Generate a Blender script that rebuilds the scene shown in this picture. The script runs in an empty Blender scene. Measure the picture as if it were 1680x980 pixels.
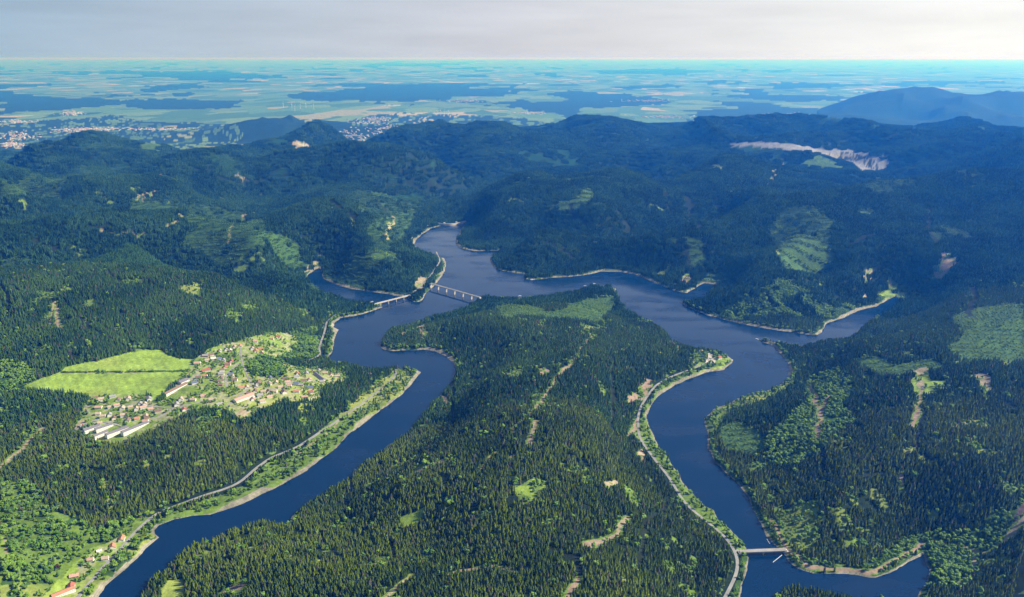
import bpy, math, random
import numpy as np
random.seed(7); RNG = np.random.default_rng(11)
R = math.radians
scene = bpy.context.scene
C = scene.collection

# ------------------------------------------------------------------ camera, sky, sun, exposure
HC = 1000.0                                   # camera height above the reservoir
FPX = 1308.0                                  # focal length in photo pixels (1680 wide)
PITCH = R(16.8)
cam_d = bpy.data.cameras.new('camera'); cam = bpy.data.objects.new('camera', cam_d); C.objects.link(cam)
cam.location = (0, 0, HC); cam.rotation_euler = (R(90) - PITCH, 0, 0)
cam_d.sensor_width = 36; cam_d.lens = 36 * FPX / 1680; cam_d.clip_start = 5; cam_d.clip_end = 1200000
scene.camera = cam

SUN_EL, SUN_AZ = R(38), R(86)                 # azimuth clockwise from +Y (view direction)
wd = bpy.data.worlds.new("World"); scene.world = wd; wd.use_nodes = True
nt = wd.node_tree; nt.nodes.clear()
wo = nt.nodes.new('ShaderNodeOutputWorld'); bg = nt.nodes.new('ShaderNodeBackground')
sky = nt.nodes.new('ShaderNodeTexSky'); sky.sky_type = 'NISHITA'; sky.sun_disc = False
sky.sun_elevation = SUN_EL; sky.sun_rotation = SUN_AZ; sky.altitude = 800; sky.air_density = 1.0; sky.dust_density = 1.0; sky.ozone_density = 2.0
tc = nt.nodes.new('ShaderNodeTexCoord')
mp = nt.nodes.new('ShaderNodeMapping'); mp.inputs['Scale'].default_value = (1.6, 1.6, 13)
nt.links.new(tc.outputs['Generated'], mp.inputs[0])
cn = nt.nodes.new('ShaderNodeTexNoise'); cn.inputs['Scale'].default_value = 2.2; cn.inputs['Detail'].default_value = 6; cn.inputs['Roughness'].default_value = .55
nt.links.new(mp.outputs[0], cn.inputs['Vector'])
st = nt.nodes.new('ShaderNodeMapRange'); st.inputs['From Min'].default_value = .3; st.inputs['From Max'].default_value = .7
st.inputs['To Min'].default_value = .88; st.inputs['To Max'].default_value = 1.09; nt.links.new(cn.outputs['Fac'], st.inputs[0])
# veil of thin cloud: thickest low over the horizon, brighter towards the sun
sepw = nt.nodes.new('ShaderNodeSeparateXYZ'); nt.links.new(tc.outputs['Generated'], sepw.inputs[0])
vr = nt.nodes.new('ShaderNodeMapRange'); vr.inputs['From Min'].default_value = 0.12; vr.inputs['From Max'].default_value = .42
vr.inputs['To Min'].default_value = .9; vr.inputs['To Max'].default_value = .06; nt.links.new(sepw.outputs['Z'], vr.inputs[0])
br = nt.nodes.new('ShaderNodeMapRange'); br.inputs['From Min'].default_value = -.6; br.inputs['From Max'].default_value = .6
nt.links.new(sepw.outputs['X'], br.inputs[0])
cr = nt.nodes.new('ShaderNodeValToRGB'); ce = cr.color_ramp.elements; ce[0].position = .04; ce[0].color = (3.6, 5.1, 6.8, 1); ce[1].position = .95; ce[1].color = (10.3, 10.2, 9.9, 1)
q_ = ce.new(.5); q_.color = (6.7, 6.8, 7.5, 1); nt.links.new(br.outputs[0], cr.inputs[0])
vs = nt.nodes.new('ShaderNodeVectorMath'); vs.operation = 'SCALE'; nt.links.new(cr.outputs[0], vs.inputs[0]); nt.links.new(st.outputs[0], vs.inputs['Scale'])
mxs = nt.nodes.new('ShaderNodeMix'); mxs.data_type = 'RGBA'
nt.links.new(vr.outputs[0], mxs.inputs['Factor']); nt.links.new(sky.outputs[0], mxs.inputs['A']); nt.links.new(vs.outputs[0], mxs.inputs['B'])
nt.links.new(mxs.outputs['Result'], bg.inputs[0]); bg.inputs[1].default_value = .05
nt.links.new(bg.outputs[0], wo.inputs[0])

sl = bpy.data.lights.new('sun', 'SUN'); sl.energy = 4.2; sl.angle = R(.55); sl.color = (1, .955, .87)
so = bpy.data.objects.new('sun', sl); C.objects.link(so); so.location = (800, -200, 1500)
from mathutils import Vector
sv = Vector((math.sin(SUN_AZ) * math.cos(SUN_EL), math.cos(SUN_AZ) * math.cos(SUN_EL), math.sin(SUN_EL)))
so.rotation_euler = sv.to_track_quat('Z', 'Y').to_euler()
scene.view_settings.view_transform = 'Standard'; scene.view_settings.look = 'None'
scene.view_settings.exposure = 1.0; scene.view_settings.gamma = 1.0; scene.view_settings.use_curve_mapping = False
scene.cycles.use_denoising = True; scene.cycles.volume_bounces = 0; scene.cycles.max_bounces = 4
scene.cycles.diffuse_bounces = 2; scene.cycles.glossy_bounces = 2

# ------------------------------------------------------------------ helpers
def ray(px, py):
    dx = (px - 840) / FPX; dy = -(py - 490) / FPX
    return dx, math.cos(PITCH) + dy * math.sin(PITCH), -math.sin(PITCH) + dy * math.cos(PITCH)
def UP(px, py, z=0.0):                        # photo pixel -> world point at height z
    x, y, zz = ray(px, py); t = (z - HC) / zz
    return x * t, y * t
def tag(o, label=None, cat=None, group=None, kind=None):
    if label: o['label'] = label
    if cat: o['category'] = cat
    if group: o['group'] = group
    if kind: o['kind'] = kind
    return o
def mesh_np(name, V, Fc, mats, fm=None, smooth=False):
    V = np.asarray(V, np.float32); me = bpy.data.meshes.new(name)
    if isinstance(Fc, np.ndarray):
        n, k = Fc.shape
        me.vertices.add(len(V)); me.vertices.foreach_set('co', V.ravel())
        me.loops.add(n * k); me.loops.foreach_set('vertex_index', Fc.astype(np.int32).ravel())
        me.polygons.add(n); me.polygons.foreach_set('loop_start', np.arange(0, n * k, k, dtype=np.int32))
        me.polygons.foreach_set('loop_total', np.full(n, k, np.int32))
        me.update(calc_edges=True); me.validate()
    else:
        me.from_pydata([tuple(map(float, v)) for v in V], [], Fc); me.update()
    for m in mats: me.materials.append(m)
    if fm is not None: me.polygons.foreach_set('material_index', np.asarray(fm, np.int32))
    if smooth: me.polygons.foreach_set('use_smooth', np.ones(len(me.polygons), bool))
    return me
def link(name, me, parent=None, loc=(0, 0, 0), rz=0):
    o = bpy.data.objects.new(name, me); C.objects.link(o); o.location = loc; o.rotation_euler = (0, 0, rz)
    if parent: o.parent = parent
    return o
class MB:
    def __init__(s): s.v = []; s.f = []
    def add(s, vs, fs):
        b = len(s.v); s.v += [tuple(v) for v in vs]; s.f += [tuple(b + i for i in f) for f in fs]; return s
    def box(s, x0, x1, y0, y1, z0, z1):
        return s.add([(x0,y0,z0),(x1,y0,z0),(x1,y1,z0),(x0,y1,z0),(x0,y0,z1),(x1,y0,z1),(x1,y1,z1),(x0,y1,z1)],
                     [(0,3,2,1),(4,5,6,7),(0,1,5,4),(1,2,6,5),(2,3,7,6),(3,0,4,7)])
    def bar(s, a, b, w, h):                   # beam between two points, width w, depth h
        a = Vector(a); b = Vector(b); d = (b - a).normalized(); n = Vector((-d.y, d.x, 0))
        n = n.normalized() * w / 2 if n.length > 1e-6 else Vector((w / 2, 0, 0)); u = n.cross(d).normalized() * h / 2
        if u.length < 1e-6: u = Vector((0, h / 2, 0))
        q = [a - n - u, a + n - u, a + n + u, a - n + u, b - n - u, b + n - u, b + n + u, b - n + u]
        return s.add(q, [(0,3,2,1),(4,5,6,7),(0,1,5,4),(1,2,6,5),(2,3,7,6),(3,0,4,7)])
    def cone(s, x, y, z0, z1, r0, r1, n=8):
        vs = [(x + r0 * math.cos(2*math.pi*i/n), y + r0 * math.sin(2*math.pi*i/n), z0) for i in range(n)] + \
             [(x + r1 * math.cos(2*math.pi*i/n), y + r1 * math.sin(2*math.pi*i/n), z1) for i in range(n)]
        return s.add(vs, [(i, (i+1) % n, n + (i+1) % n, n + i) for i in range(n)] + [tuple(range(n))[::-1], tuple(range(n, 2*n))])
    def mesh(s, name, m): return mesh_np(name, s.v, s.f, [m])

# value noise in numpy
def vnoise(x, y, seed=0):
    xi = np.floor(x).astype(np.int64); yi = np.floor(y).astype(np.int64); fx = x - xi; fy = y - yi
    fx = fx*fx*fx*(fx*(fx*6-15)+10); fy = fy*fy*fy*(fy*(fy*6-15)+10)
    def h(a, b):
        n = (a * 374761393 + b * 668265263 + seed * 144665) & 0x7fffffff
        n = ((n ^ (n >> 13)) * 1274126177) & 0x7fffffff
        return ((n ^ (n >> 16)) & 0xffff) / 65535.0
    return (h(xi, yi)*(1-fx)+h(xi+1, yi)*fx)*(1-fy) + (h(xi, yi+1)*(1-fx)+h(xi+1, yi+1)*fx)*fy
def fbm(x, y, octs=4, seed=0):
    s = 0; a = .5; t = 0
    for k in range(octs): s = s + a * vnoise(x * 2**k + 17.3*k, y * 2**k - 9.1*k, seed + k); t += a; a *= .5
    return s / t
def sstep(a, b, x): t = np.clip((x - a) / (b - a), 0, 1); return t*t*(3-2*t)

# ------------------------------------------------------------------ the reservoir's shoreline (photo pixel, height of what hides it)
T = 21
LAKE = [(110,1080,0),(162,980,0),(175,962,0),(212,929,0),(237,902,0),(261,882,0),(252,877,0),(252,870,0),(262,862,0),(287,852,0),(312,848,0),(345,845,0),(370,837,0),
(400,827,0),(420,816,0),(450,801,0),(502,773,0),(552,735,0),(575,710,0),(582,707,0),(600,692,0),(620,677,0),(650,655,0),(670,637,0),(687,617,0),(690,610,2),
(682,603,8),(660,598,14),(632,597,T),(595,595,T),(570,588,T),(545,587,T),(540,584,5),(545,580,0),(547,572,0),(548,560,0),(555,541,0),(547,537,0),(549,530,0),(560,522,0),(580,519,0),(600,514,0),(620,508,0),
(629,504,0),(622,500,8),(606,496,12),(590,492,14),(575,489,T),(555,481,T),(532,474,T),(512,460,T),(502,453,8),(506,450,0),(524,439,0),(527,445,0),(530,457,0),(545,465,0),
(575,474,0),(610,479,0),(632,482,0),(652,486,0),(670,490,0),(680,495.6,0),(690,495,0),(694,490,0),(700,480,0),(710,472,0),(720,460,0),(730,445,0),
(732,432,0),(728,421,6),(715,415,T),(700,411,T),(685,407,8),(680,402,0),(682,395,0),(692,385,0),(707,375,0),(722,371,0),(742,370,0),(755,367,0),(762,366,0),
(757,375,0),(750,392,0),(747,400,0),(755,407,0),(775,412,0),(795,412,0),(822,411,0),(812,416,8),(803,422,8),(805,430,0),(812,440,0),(825,445,0),(840,447,0),(865,451,0),
(859,457,0),(872,460,0),(902,456,0),(940,454,0),(965,451,0),(985,446,0),(1015,446,0),(1040,450,0),(1065,460,0),(1090,471,0),(1105,477,0),(1127,481,0),(1140,474,0),(1149,467,0),
(1155,465,0),(1174,467,0),(1165,474,14),(1155,482,T),(1143,489,14),(1125,494,4),(1117,496,0),(1125,502,0),(1140,510,0),(1160,517,0),(1190,525,0),(1215,531,0),(1260,540,0),(1297,545,0),
(1322,549,0),(1340,550,0),(1350,544,0),(1355,532,0),(1372,526,0),(1390,519,0),(1410,509,0),(1440,502,0),(1457,492,0),(1470,486,0),(1477,491,8),(1462,506,16),(1435,514,T),
(1420,526,T),(1403,542,T),(1392,548,T),(1367,551,T),(1342,554,T),(1320,562,16),(1297,563,10),(1275,561,4),(1258,559,0),(1240,556,0),(1252,562,0),(1265,566,0),(1275,575,0),(1287,587,0),(1294,597,0),
(1295,610,0),(1289,625,0),(1275,634,0),(1260,640,0),(1240,646,0),(1210,655,0),(1195,662,0),(1170,672,0),(1155,687,0),(1156,699,0),(1161,706,6),(1162,735,0),(1165,742,0),
(1174,760,0),(1192,777,0),(1212,795,0),(1228,817,0),(1243,852,0),(1258,880,0),(1268,892,0),(1283,903,0),(1287,910,0),(1293,922,0),(1307,933,0),(1335,940,0),(1367,940,0),(1395,943,0),
(1435,947,0),(1460,941,0),(1475,930,0),(1497,920,0),(1515,910,0),(1518,925,0),(1526,935,0),(1522,955,0),(1505,980,0),(1495,1010,6),(1478,1004,T),(1465,979,T),(1450,969,T),(1410,969,T),
(1365,962,T),(1335,956,T),(1300,950,T),(1285,952,T),(1274,965,T),(1268,985,10),(1262,1080,0),(1200,1090,0),(1214,985,0),(1217,960,0),(1226,935,0),(1226,915,0),(1221,908,0),(1226,900,0),(1216,885,0),
(1201,872,0),(1178,852,0),(1173,837,0),(1157,830,0),(1140,815,0),(1127,800,0),(1117,785,0),(1112,776,0),(1105,767,0),(1095,750,0),(1082,735,0),(1070,710,0),(1062,690,0),(1064,675,0),
(1072,660,0),(1087,645,0),(1110,632,0),(1135,620,0),(1160,611,0),(1187,607,0),(1197,600,0),(1204,591,0),(1190,582,0),(1172,574,6),(1160,570,8),(1148,569,8),(1127,565,12),(1115,557,T),(1105,551,T),
(1097,540,T),(1085,531,T),(1065,520,T),(1045,511,T),(1030,502,T),(1018,492,14),(1014,484,0),(1010,471,8),(1000,463,T),(987,466,T),(972,469,8),(940,477,14),(902,480,T),(870,483,T),(862,488,8),(850,492,0),(830,491,0),
(800,487,0),(787,488,6),(775,494,T),(759,501,T),(740,507,T),(715,513,T),(696,519,T),(677,525,T),(659,529,T),(640,533,T),(631,541,T),(626,550,T),(624,560,16),(625,568,8),(630,575,0),
(645,576,0),(670,575,0),(695,574,0),(715,577,0),(732,585,0),(742,593,0),(747,601,6),(745,609,T),(732,628,T),(715,646,T),(695,668,T),(675,691,T),(665,705,T),(645,718,T),
(625,735,T),(595,753,T),(557,783,T),(520,806,T),(490,826,T),(480,840,6),(474,852,6),(457,849,T),(442,843,T),(420,845,T),(412,848,T),(375,863,T),(350,873,T),(312,883,T),(295,896,T),
(282,911,T),(270,928,T),(250,938,T),(237,956,T),(222,976,T),(160,1080,T)]
lake = np.array([UP(a, b, h) for a, b, h in LAKE])

# ------------------------------------------------------------------ terrain: height field on a fan of rays, fine near, coarse far
NU, NV = 1240, 960
U = np.linspace(-.80, .80, NU); TT = np.linspace(1.06, HC / 640000., NV)      # u = x/y, t = HC/y
YY = HC / TT
GX = U[:, None] * YY[None, :]; GY = np.broadcast_to(YY[None, :], GX.shape)
def to_ut(P): P = np.asarray(P, float); return P[:, 0] / P[:, 1], HC / P[:, 1]

def poly_mask(P):                             # P: world polygon -> bool (NU, NV)
    m = np.zeros((NU, NV), bool); pu, pt = to_ut(P); n = len(pu)
    for i in range(n):
        u0, t0, u1, t1 = pu[i], pt[i], pu[(i+1) % n], pt[(i+1) % n]
        if t0 == t1: continue
        lo, hi = min(t0, t1), max(t0, t1)
        js = np.where((TT >= lo) & (TT < hi))[0]
        if len(js) == 0: continue
        uc = u0 + (TT[js] - t0) / (t1 - t0) * (u1 - u0)
        m[:, js[0]:js[-1]+1] ^= (U[:, None] < uc[None, :])
    return m
def line_dist(P, rad, closed=False):          # distance to a world polyline, capped at rad
    d = np.full((NU, NV), rad, np.float32); P = np.asarray(P, float); n = len(P)
    for i in range(n if closed else n - 1):
        a = P[i]; b = P[(i+1) % n]
        ylo = min(a[1], b[1]) - rad; yhi = max(a[1], b[1]) + rad
        if yhi <= YY[0]: continue
        ylo = max(ylo, YY[0] * .99)
        j0 = max(0, np.searchsorted(YY, ylo) - 1); j1 = min(NV, np.searchsorted(YY, yhi) + 1)
        xl = min(a[0], b[0]) - rad; xh = max(a[0], b[0]) + rad
        ul = min(xl / ylo, xl / yhi); uh = max(xh / ylo, xh / yhi)
        i0 = max(0, np.searchsorted(U, ul) - 1); i1 = min(NU, np.searchsorted(U, uh) + 1)
        if i1 <= i0 or j1 <= j0: continue
        X = GX[i0:i1, j0:j1]; Y = GY[i0:i1, j0:j1]
        e = b - a; L = max(e @ e, 1e-6); s = np.clip(((X-a[0])*e[0] + (Y-a[1])*e[1]) / L, 0, 1)
        d[i0:i1, j0:j1] = np.minimum(d[i0:i1, j0:j1], np.hypot(X-a[0]-s*e[0], Y-a[1]-s*e[1]))
    return d

in_lake = poly_mask(lake)
RAD = 420.
dl = line_dist(lake, RAD, closed=True)
sd = np.where(in_lake, -dl, dl)               # + on land
sd += (fbm(GX/38., GY/38., 3, 5) - .5) * 9 * (GY < 8000)

CT = []                                       # control points
def P_(px, py, z): x, y = UP(px, py, z); CT.append((x, y, z))
def W_(px, dist, z): CT.append(((px-840)/FPX*dist*1.02, dist, z))
for a in [ # central peninsula
 (900,530,70),(950,505,60),(860,560,80),(760,545,60),(680,550,38),(800,620,95),(900,620,125),(1000,600,110),(1060,590,60),(880,700,140),(780,720,110),(980,700,120),(1030,700,60),
 (820,820,135),(700,800,95),(620,820,45),(560,866,12),(700,870,60),(500,900,50),(400,920,45),(340,960,35),(600,960,90),(800,940,120),(950,850,110),(1050,830,60),(1100,880,75),(1020,940,110),(1150,950,60),(720,660,50),
 # west bank and village
 (620,640,14),(560,650,35),(500,660,55),(430,650,72),(350,640,85),(250,650,85),(180,690,72),(120,700,70),(160,620,100),(250,590,105),(400,720,50),(450,700,52),(300,740,62),(200,780,55),(100,770,60),(20,760,70),
 (60,860,45),(20,930,60),(120,920,22),(300,810,25),(500,560,25),(430,560,70),
 # hills to the west
 (100,560,150),(0,540,160),(250,540,140),(400,530,110),(500,500,60),(560,500,25),(0,440,270),(120,445,260),(250,445,240),(350,445,215),(450,452,120),
 # hill behind arm
 (600,440,95),(650,430,80),(560,410,150),(620,370,150),(680,350,70),(520,380,150),(530,330,150),
 (640,310,190),(560,330,230),(700,290,150),(660,330,80),(420,390,190),(200,395,250),
 # east of the dam
 (770,345,60),(800,330,150),(1150,300,200),(900,380,120),(1000,400,110),(1080,430,70),(850,420,50),(1000,350,170),
 (1150,380,170),(1200,420,110),(1250,450,90),(1300,470,90),(1250,500,60),(1180,490,60),(1370,480,70),(1420,450,130),(1300,400,160),(1250,330,250),(1350,320,260),(1450,300,270),(1330,345,240),
 (1180,450,20),(1490,480,30),(1520,430,130),(1600,400,190),(1680,380,230),(1480,380,200),(1400,350,220),(1400,420,150),
 (1280,270,300),(1400,262,300),(1190,262,300),
 (800,260,150),(900,250,180),(1000,250,190),(1100,250,210),(760,290,60),(1600,300,330),(1680,310,330),(1560,340,250),(1550,260,330),(1600,205,320),
 # east bank
 (1340,580,80),(1400,560,90),(1330,640,60),(1250,690,40),(1200,720,25),(1400,700,90),(1500,620,120),(1600,560,150),(1680,520,180),(1550,700,120),(1650,650,140),(1450,780,95),(1350,800,70),(1280,830,45),
 (1550,800,110),(1650,780,110),(1680,830,70),(1600,870,40),(1500,890,18),(1400,900,35),(1330,900,22),(1560,920,8),(1640,930,45),(1680,960,70),(1350,990,30),(1500,540,70),(1560,490,90),(1500,1010,15)]:
    P_(*a)
for a in [(100,1300,60),(-100,1300,60),(1780,1500,80),(840,1000,110),(600,1000,80),(1100,1000,60),(1400,1000,40),(1700,1000,80),(50,1000,60),(300,1000,40),
 (-150,2200,90),(-150,3500,220),(1830,2200,140),(1830,3500,230),(1830,6000,330),(1830,9000,330),(-150,6000,330),(-150,8000,300),
(1460,14500,60),(1350,13500,40),(1600,14500,120)]:
    W_(*a)
def ridge(pts, drop, back):                   # a crest seen against what lies behind it
    for px, py, z in pts:
        x, y = UP(px, py, z); CT.append((x, y, z)); CT.append((x*back, y*back, z-drop))
ridge([(-60,290,330),(0,268,330),(60,245,330),(140,225,330),(200,233,315),(262,229,315),(300,243,290)], 330, 1.22)
ridge([(340,240,260),(375,221,290),(425,211,310),(465,217,290),(500,216,270),(530,207,290),(570,227,230),(600,245,150)], 340, 1.20)
ridge([(420,203,40),(490,190,90),(540,197,60)], 180, 1.12)
ridge([(350,257,290),(450,258,290),(550,250,300),(635,238,320),(675,256,260),(710,277,190)], 230, 1.14)
ridge([(20,308,330),(120,282,330),(200,296,300),(300,290,300)], 160, 1.11)
ridge([(-60,380,260),(0,373,270),(90,358,280),(180,348,285),(290,341,280),(320,352,240)], 235, 1.13)
ridge([(-60,437,250),(0,434,250),(100,431,245),(200,433,235),(280,441,215),(340,455,180),(400,472,140)], 200, 1.12)
ridge([(430,452,130),(520,458,80)], 90, 1.1)
ridge([(755,328,110),(800,305,170),(850,293,205),(920,289,225),(1000,292,225),(1070,297,215),(1120,300,200)], 235, 1.14)
ridge([(900,400,100),(1015,396,120),(1065,386,140),(1110,378,155),(1152,370,170),(1200,360,180)], 135, 1.09)
ridge([(640,241,200),(690,213,270),(745,196,325),(790,201,300),(850,200,300),(915,196,315),(1015,201,295),(1100,200,300),(1190,200,300),(1240,195,320),(1300,194,325),(1360,198,320),(1425,205,320),(1560,216,330),(1700,225,340)], 380, 1.25)
ridge([(1320,191,-100),(1365,180,50),(1400,166,200),(1420,157,290),(1450,150,340),(1490,147,370),(1540,148,360),(1570,156,320),(1605,163,290),(1645,157,320),(1700,150,350)], 480, 1.25)
ridge([(1180,255,300),(1260,262,300),(1300,330,250),(1260,310,260)], 90, 1.06)
ridge([(1240,420,150),(1300,450,130),(1360,455,110)], 90, 1.07)
for px in range(-150, 1900, 150):
    W_(px, 15500 if px < 1300 else 24500, -150); W_(px, 22000 if px < 1300 else 30000, -150); W_(px, 60000, -150); W_(px, 160000, -150); W_(px, 640000, -150)
for px in (0, 100, 200, 300): W_(px, 9600, -130); W_(px, 11500, -150)
for px in (380, 560, 640): W_(px, 11600, -150)
for px in (0, 200, 400, 600): W_(px, 17500, -150)
W_(660, 10200, -110)
CT = np.array(CT)
step = lake[::3]; CT = np.vstack([CT, np.c_[step, np.full(len(step), 3.0)]])
cu, cv = CT[:, 0]/CT[:, 1], np.log(CT[:, 1]); cc = .02
def kern(a, b, c, d): return np.sqrt((a[:, None]-c[None])**2 * 1.0 + (b[:, None]-d[None])**2 + cc*cc)
A = kern(cu, cv, cu, cv) - 0.0; A[np.diag_indices_from(A)] += -.0005 + .0
wts = np.linalg.solve(A + np.eye(len(A))*(-.002), CT[:, 2])
us = np.linspace(U[0], U[-1], 260); ts = np.linspace(0, 1, 340); vsl = np.log(YY[0]) + ts * (np.log(YY[-1]) - np.log(YY[0]))
gu, gv = np.meshgrid(us, vsl, indexing='ij')
base = np.concatenate([kern(gu.ravel()[k:k+8000], gv.ravel()[k:k+8000], cu, cv) @ wts for k in range(0, gu.size, 8000)]).reshape(gu.shape)
def bil(G, fu, fv):
    fu = np.clip(fu, 0, G.shape[0]-1.001); fv = np.clip(fv, 0, G.shape[1]-1.001); i = fu.astype(int); j = fv.astype(int); a = fu-i; b = fv-j
    return (G[i, j]*(1-a) + G[i+1, j]*a)*(1-b) + (G[i, j+1]*(1-a) + G[i+1, j+1]*a)*b
FU = np.broadcast_to(((U-us[0])/(us[1]-us[0]))[:, None], GX.shape)
FV = np.broadcast_to(((np.log(YY)-vsl[0])/(vsl[1]-vsl[0]))[None], GX.shape)
hb = bil(base, FU, FV)
mount = sstep(-110, 60, hb)
# creases: valleys and spurs that run down the slopes
wx = GX + 260*fbm(GX/900, GY/900, 2, 31); wy = GY + 260*fbm(GX/900+7, GY/900, 2, 37)
rn = 1 - np.abs(fbm(wx/1350., wy/1350., 3, 3)*2 - 1)*2.2
amp = (32 + 150*sstep(3000, 6500, GY)*(1-.5*sstep(13500, 15500, GY))) * sstep(10, 380, np.where(sd > 0, sd, 0)) * mount
far_m = sstep(16500, 19000, GY)
hl = hb + amp*(rn-.62) + 7*(fbm(GX/160, GY/160, 3, 8)-.5)*sstep(0, 60, sd)
hl = np.where(GY > 14500, np.where(mount > .5, hl, -150 + (hl+150)*.15), hl)
hl = np.maximum(hl, np.where(GY < 6500, 4.0, -150.0))
land = np.maximum(hl, 2.5) * sstep(0, 240, sd) + np.minimum(sd*.34, 5.0)
HT = np.where(sd > 0, np.where(GY < 6500, land, hl), np.maximum(sd*.34, -14))
# village plateau, dam valley: keep the river valley north of the dam lower than the lake
def lookup(G, x, y):
    x = np.asarray(x, float); y = np.asarray(y, float)
    return bil(G, (x/y - U[0])/(U[1]-U[0]), (HC/y - TT[0])/(TT[1]-TT[0]))
def look_near(G, x, y):
    i = np.clip(np.rint((x/y - U[0])/(U[1]-U[0])).astype(int), 0, NU-1); j = np.clip(np.rint((HC/y - TT[0])/(TT[1]-TT[0])).astype(int), 0, NV-1)
    return G[i, j]
def hit(px, py, up=0.0):                      # photo pixel -> first terrain point along its ray
    x, y, z = ray(px, py); u = x / y; sl_ = z / y
    fi = np.clip((u-U[0])/(U[1]-U[0]), 0, NU-1.001); i = int(fi); a = fi - i
    col = HT[i]*(1-a) + HT[i+1]*a + up
    d = col - (HC + sl_*YY); k = np.argmax(d >= 0)
    if d[k] < 0 or k == 0: Y = min((0-HC)/sl_ if sl_ < 0 else 300000, 300000)
    else: f = d[k-1]/(d[k-1]-d[k]); Y = YY[k-1] + f*(YY[k]-YY[k-1])
    return u*Y, Y
def gz(x, y): return float(lookup(HT, x, y))
def HP(L): return np.array([hit(*p) for p in L])

# ------------------------------------------------------------------ land cover
SPR, YNG, MEA, VIL, SOIL, WAT, ROAD, BANK, FLD, PWD, SCR, PLT, QRY, GAP, BRN = range(15)
CL = np.full((NU, NV), SPR, np.int8)
CL[(hb < -70) & (GY > 6500)] = FLD
pats = []
def grow(m, cls):                             # trees on the near side hide the near edge of an opening: open it that much further
    if cls in (SPR, GAP, VIL): return m
    out = m.copy()
    for e in (8., 16.):
        sh = np.rint((HC/(GY[0]+e) - TT[0])/(TT[1]-TT[0])).astype(int); X2 = np.clip(np.rint((U*1.0 - U[0])/(U[1]-U[0])).astype(int), 0, NU-1)
        out |= m[:, np.clip(sh, 0, NV-1)] & (GY < 4200)
    return out & ~in_lake
patch = fbm(GX/26, GY/26, 3, 401)
def area(cls, *pts):
    m = poly_mask(HP(pts)); CL[grow(m, cls)] = cls
    if cls == SOIL: CL[grow(m, cls) & ((patch > .56) | ~m)] = SCR
def strip(cls, w, *pts):
    P = HP(pts); d = line_dist(P, w*2.2 + 5)
    if cls == SOIL: CL[(d < w*1.9) & (d < w*1.9*(.55 + .9*patch)) & ~in_lake & (CL != MEA)] = SCR; CL[(d < w*.85*(.5 + patch)) & ~in_lake] = SOIL
    else: CL[(d < w) & ~in_lake] = cls
# natural variety: lighter stands in the valleys
nz = fbm(GX/420, GY/420, 4, 51); CL[(CL == SPR) & (nz > .735) & (GY > 3000) & (GY < 9500)] = YNG
nz2 = fbm(GX/90, GY/90, 3, 61); CL[(CL == SPR) & (nz2 > .78) & (sd > 20) & (GY < 8500)] = SCR
for p in [[(0,790),(40,792),(66,812),(72,835),(120,850),(150,868),(215,852),(262,848),(232,866),(262,882),(200,940),(165,985),(140,1030),(0,1030)],
          [(405,590),(430,585),(465,590),(468,612),(440,619),(410,613)], [(430,548),(520,540),(528,580),(512,587),(470,588),(440,580)],
          [(1515,910),(1572,893),(1606,915),(1602,937),(1585,962),(1525,957)], [(1480,890),(1540,868),(1600,868),(1660,832),(1685,800),(1690,850),(1620,895),(1570,890),(1500,902),(1460,938),(1440,948),(1310,938),(1292,912),(1330,922),(1400,930)],
          [(1330,622),(1375,606),(1402,630),(1380,660),(1400,690),(1362,715),(1350,738),(1300,762),(1262,752),(1255,725),(1290,690),(1320,660)],
          [(560,320),(620,315),(680,320),(700,340),(680,365),(660,395),(640,415),(615,430),(610,400),(600,380),(620,360),(590,350)],
          [(290,345),(330,335),(400,350),(440,365),(430,400),(400,420),(370,430),(330,410),(300,395),(310,370)], [(0,312),(30,300),(100,290),(140,273),(150,280),(110,300),(100,320),(105,335),(80,325),(40,325),(0,330)],
          [(1265,370),(1290,342),(1330,338),(1375,365),(1358,398),(1395,425),(1350,442),(1285,446),(1272,400)],
          [(1400,520),(1460,470),(1490,462),(1495,480),(1450,505)]]:
    area(YNG, *p)
for p in [[(530,700),(560,680),(640,610),(660,600),(690,606),(660,640),(600,690),(555,733),(500,772),(420,815),(345,846),(287,851),(262,850),(300,835),(400,800),(440,770),(500,735)],
          [(1065,660),(1075,638),(1110,618),(1160,600),(1185,595),(1160,611),(1110,632),(1074,658),(1064,690),(1084,735),(1112,774),(1140,812),(1177,850),(1226,898),(1212,898),(1190,870),(1150,845),(1120,815),(1095,775),(1060,730),(1050,700)],
          [(1155,700),(1170,672),(1210,655),(1260,640),(1290,615),(1305,618),(1275,650),(1230,664),(1190,680),(1172,705)],
          [(1130,590),(1150,575),(1200,590),(1160,602)]]:
    area(SCR, *p)
area(YNG, (0,590),(50,600),(60,620),(40,640),(0,640))
strip(SPR, 10, (240,640),(252,628),(262,622),(275,621)); strip(SPR, 9, (215,652),(235,655))
for p in [[(805,505),(840,500),(900,512),(930,505),(960,490),(1005,485),(1010,500),(985,530),(960,525),(930,520),(900,522),(860,518),(830,525)],
          [(1560,520),(1600,505),(1680,500),(1690,590),(1590,592),(1555,572),(1580,550)], [(1280,400),(1300,385),(1350,400),(1390,425),(1350,440),(1290,444)],
          [(870,338),(900,340),(945,325),(965,308),(980,315),(970,332),(940,347),(880,345)], [(1400,590),(1440,585),(1470,600),(1530,590),(1550,600),(1500,610),(1440,612)],
          [(1180,700),(1215,690),(1260,720),(1250,740),(1190,735)]]:
    area(PLT, *p)
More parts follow.
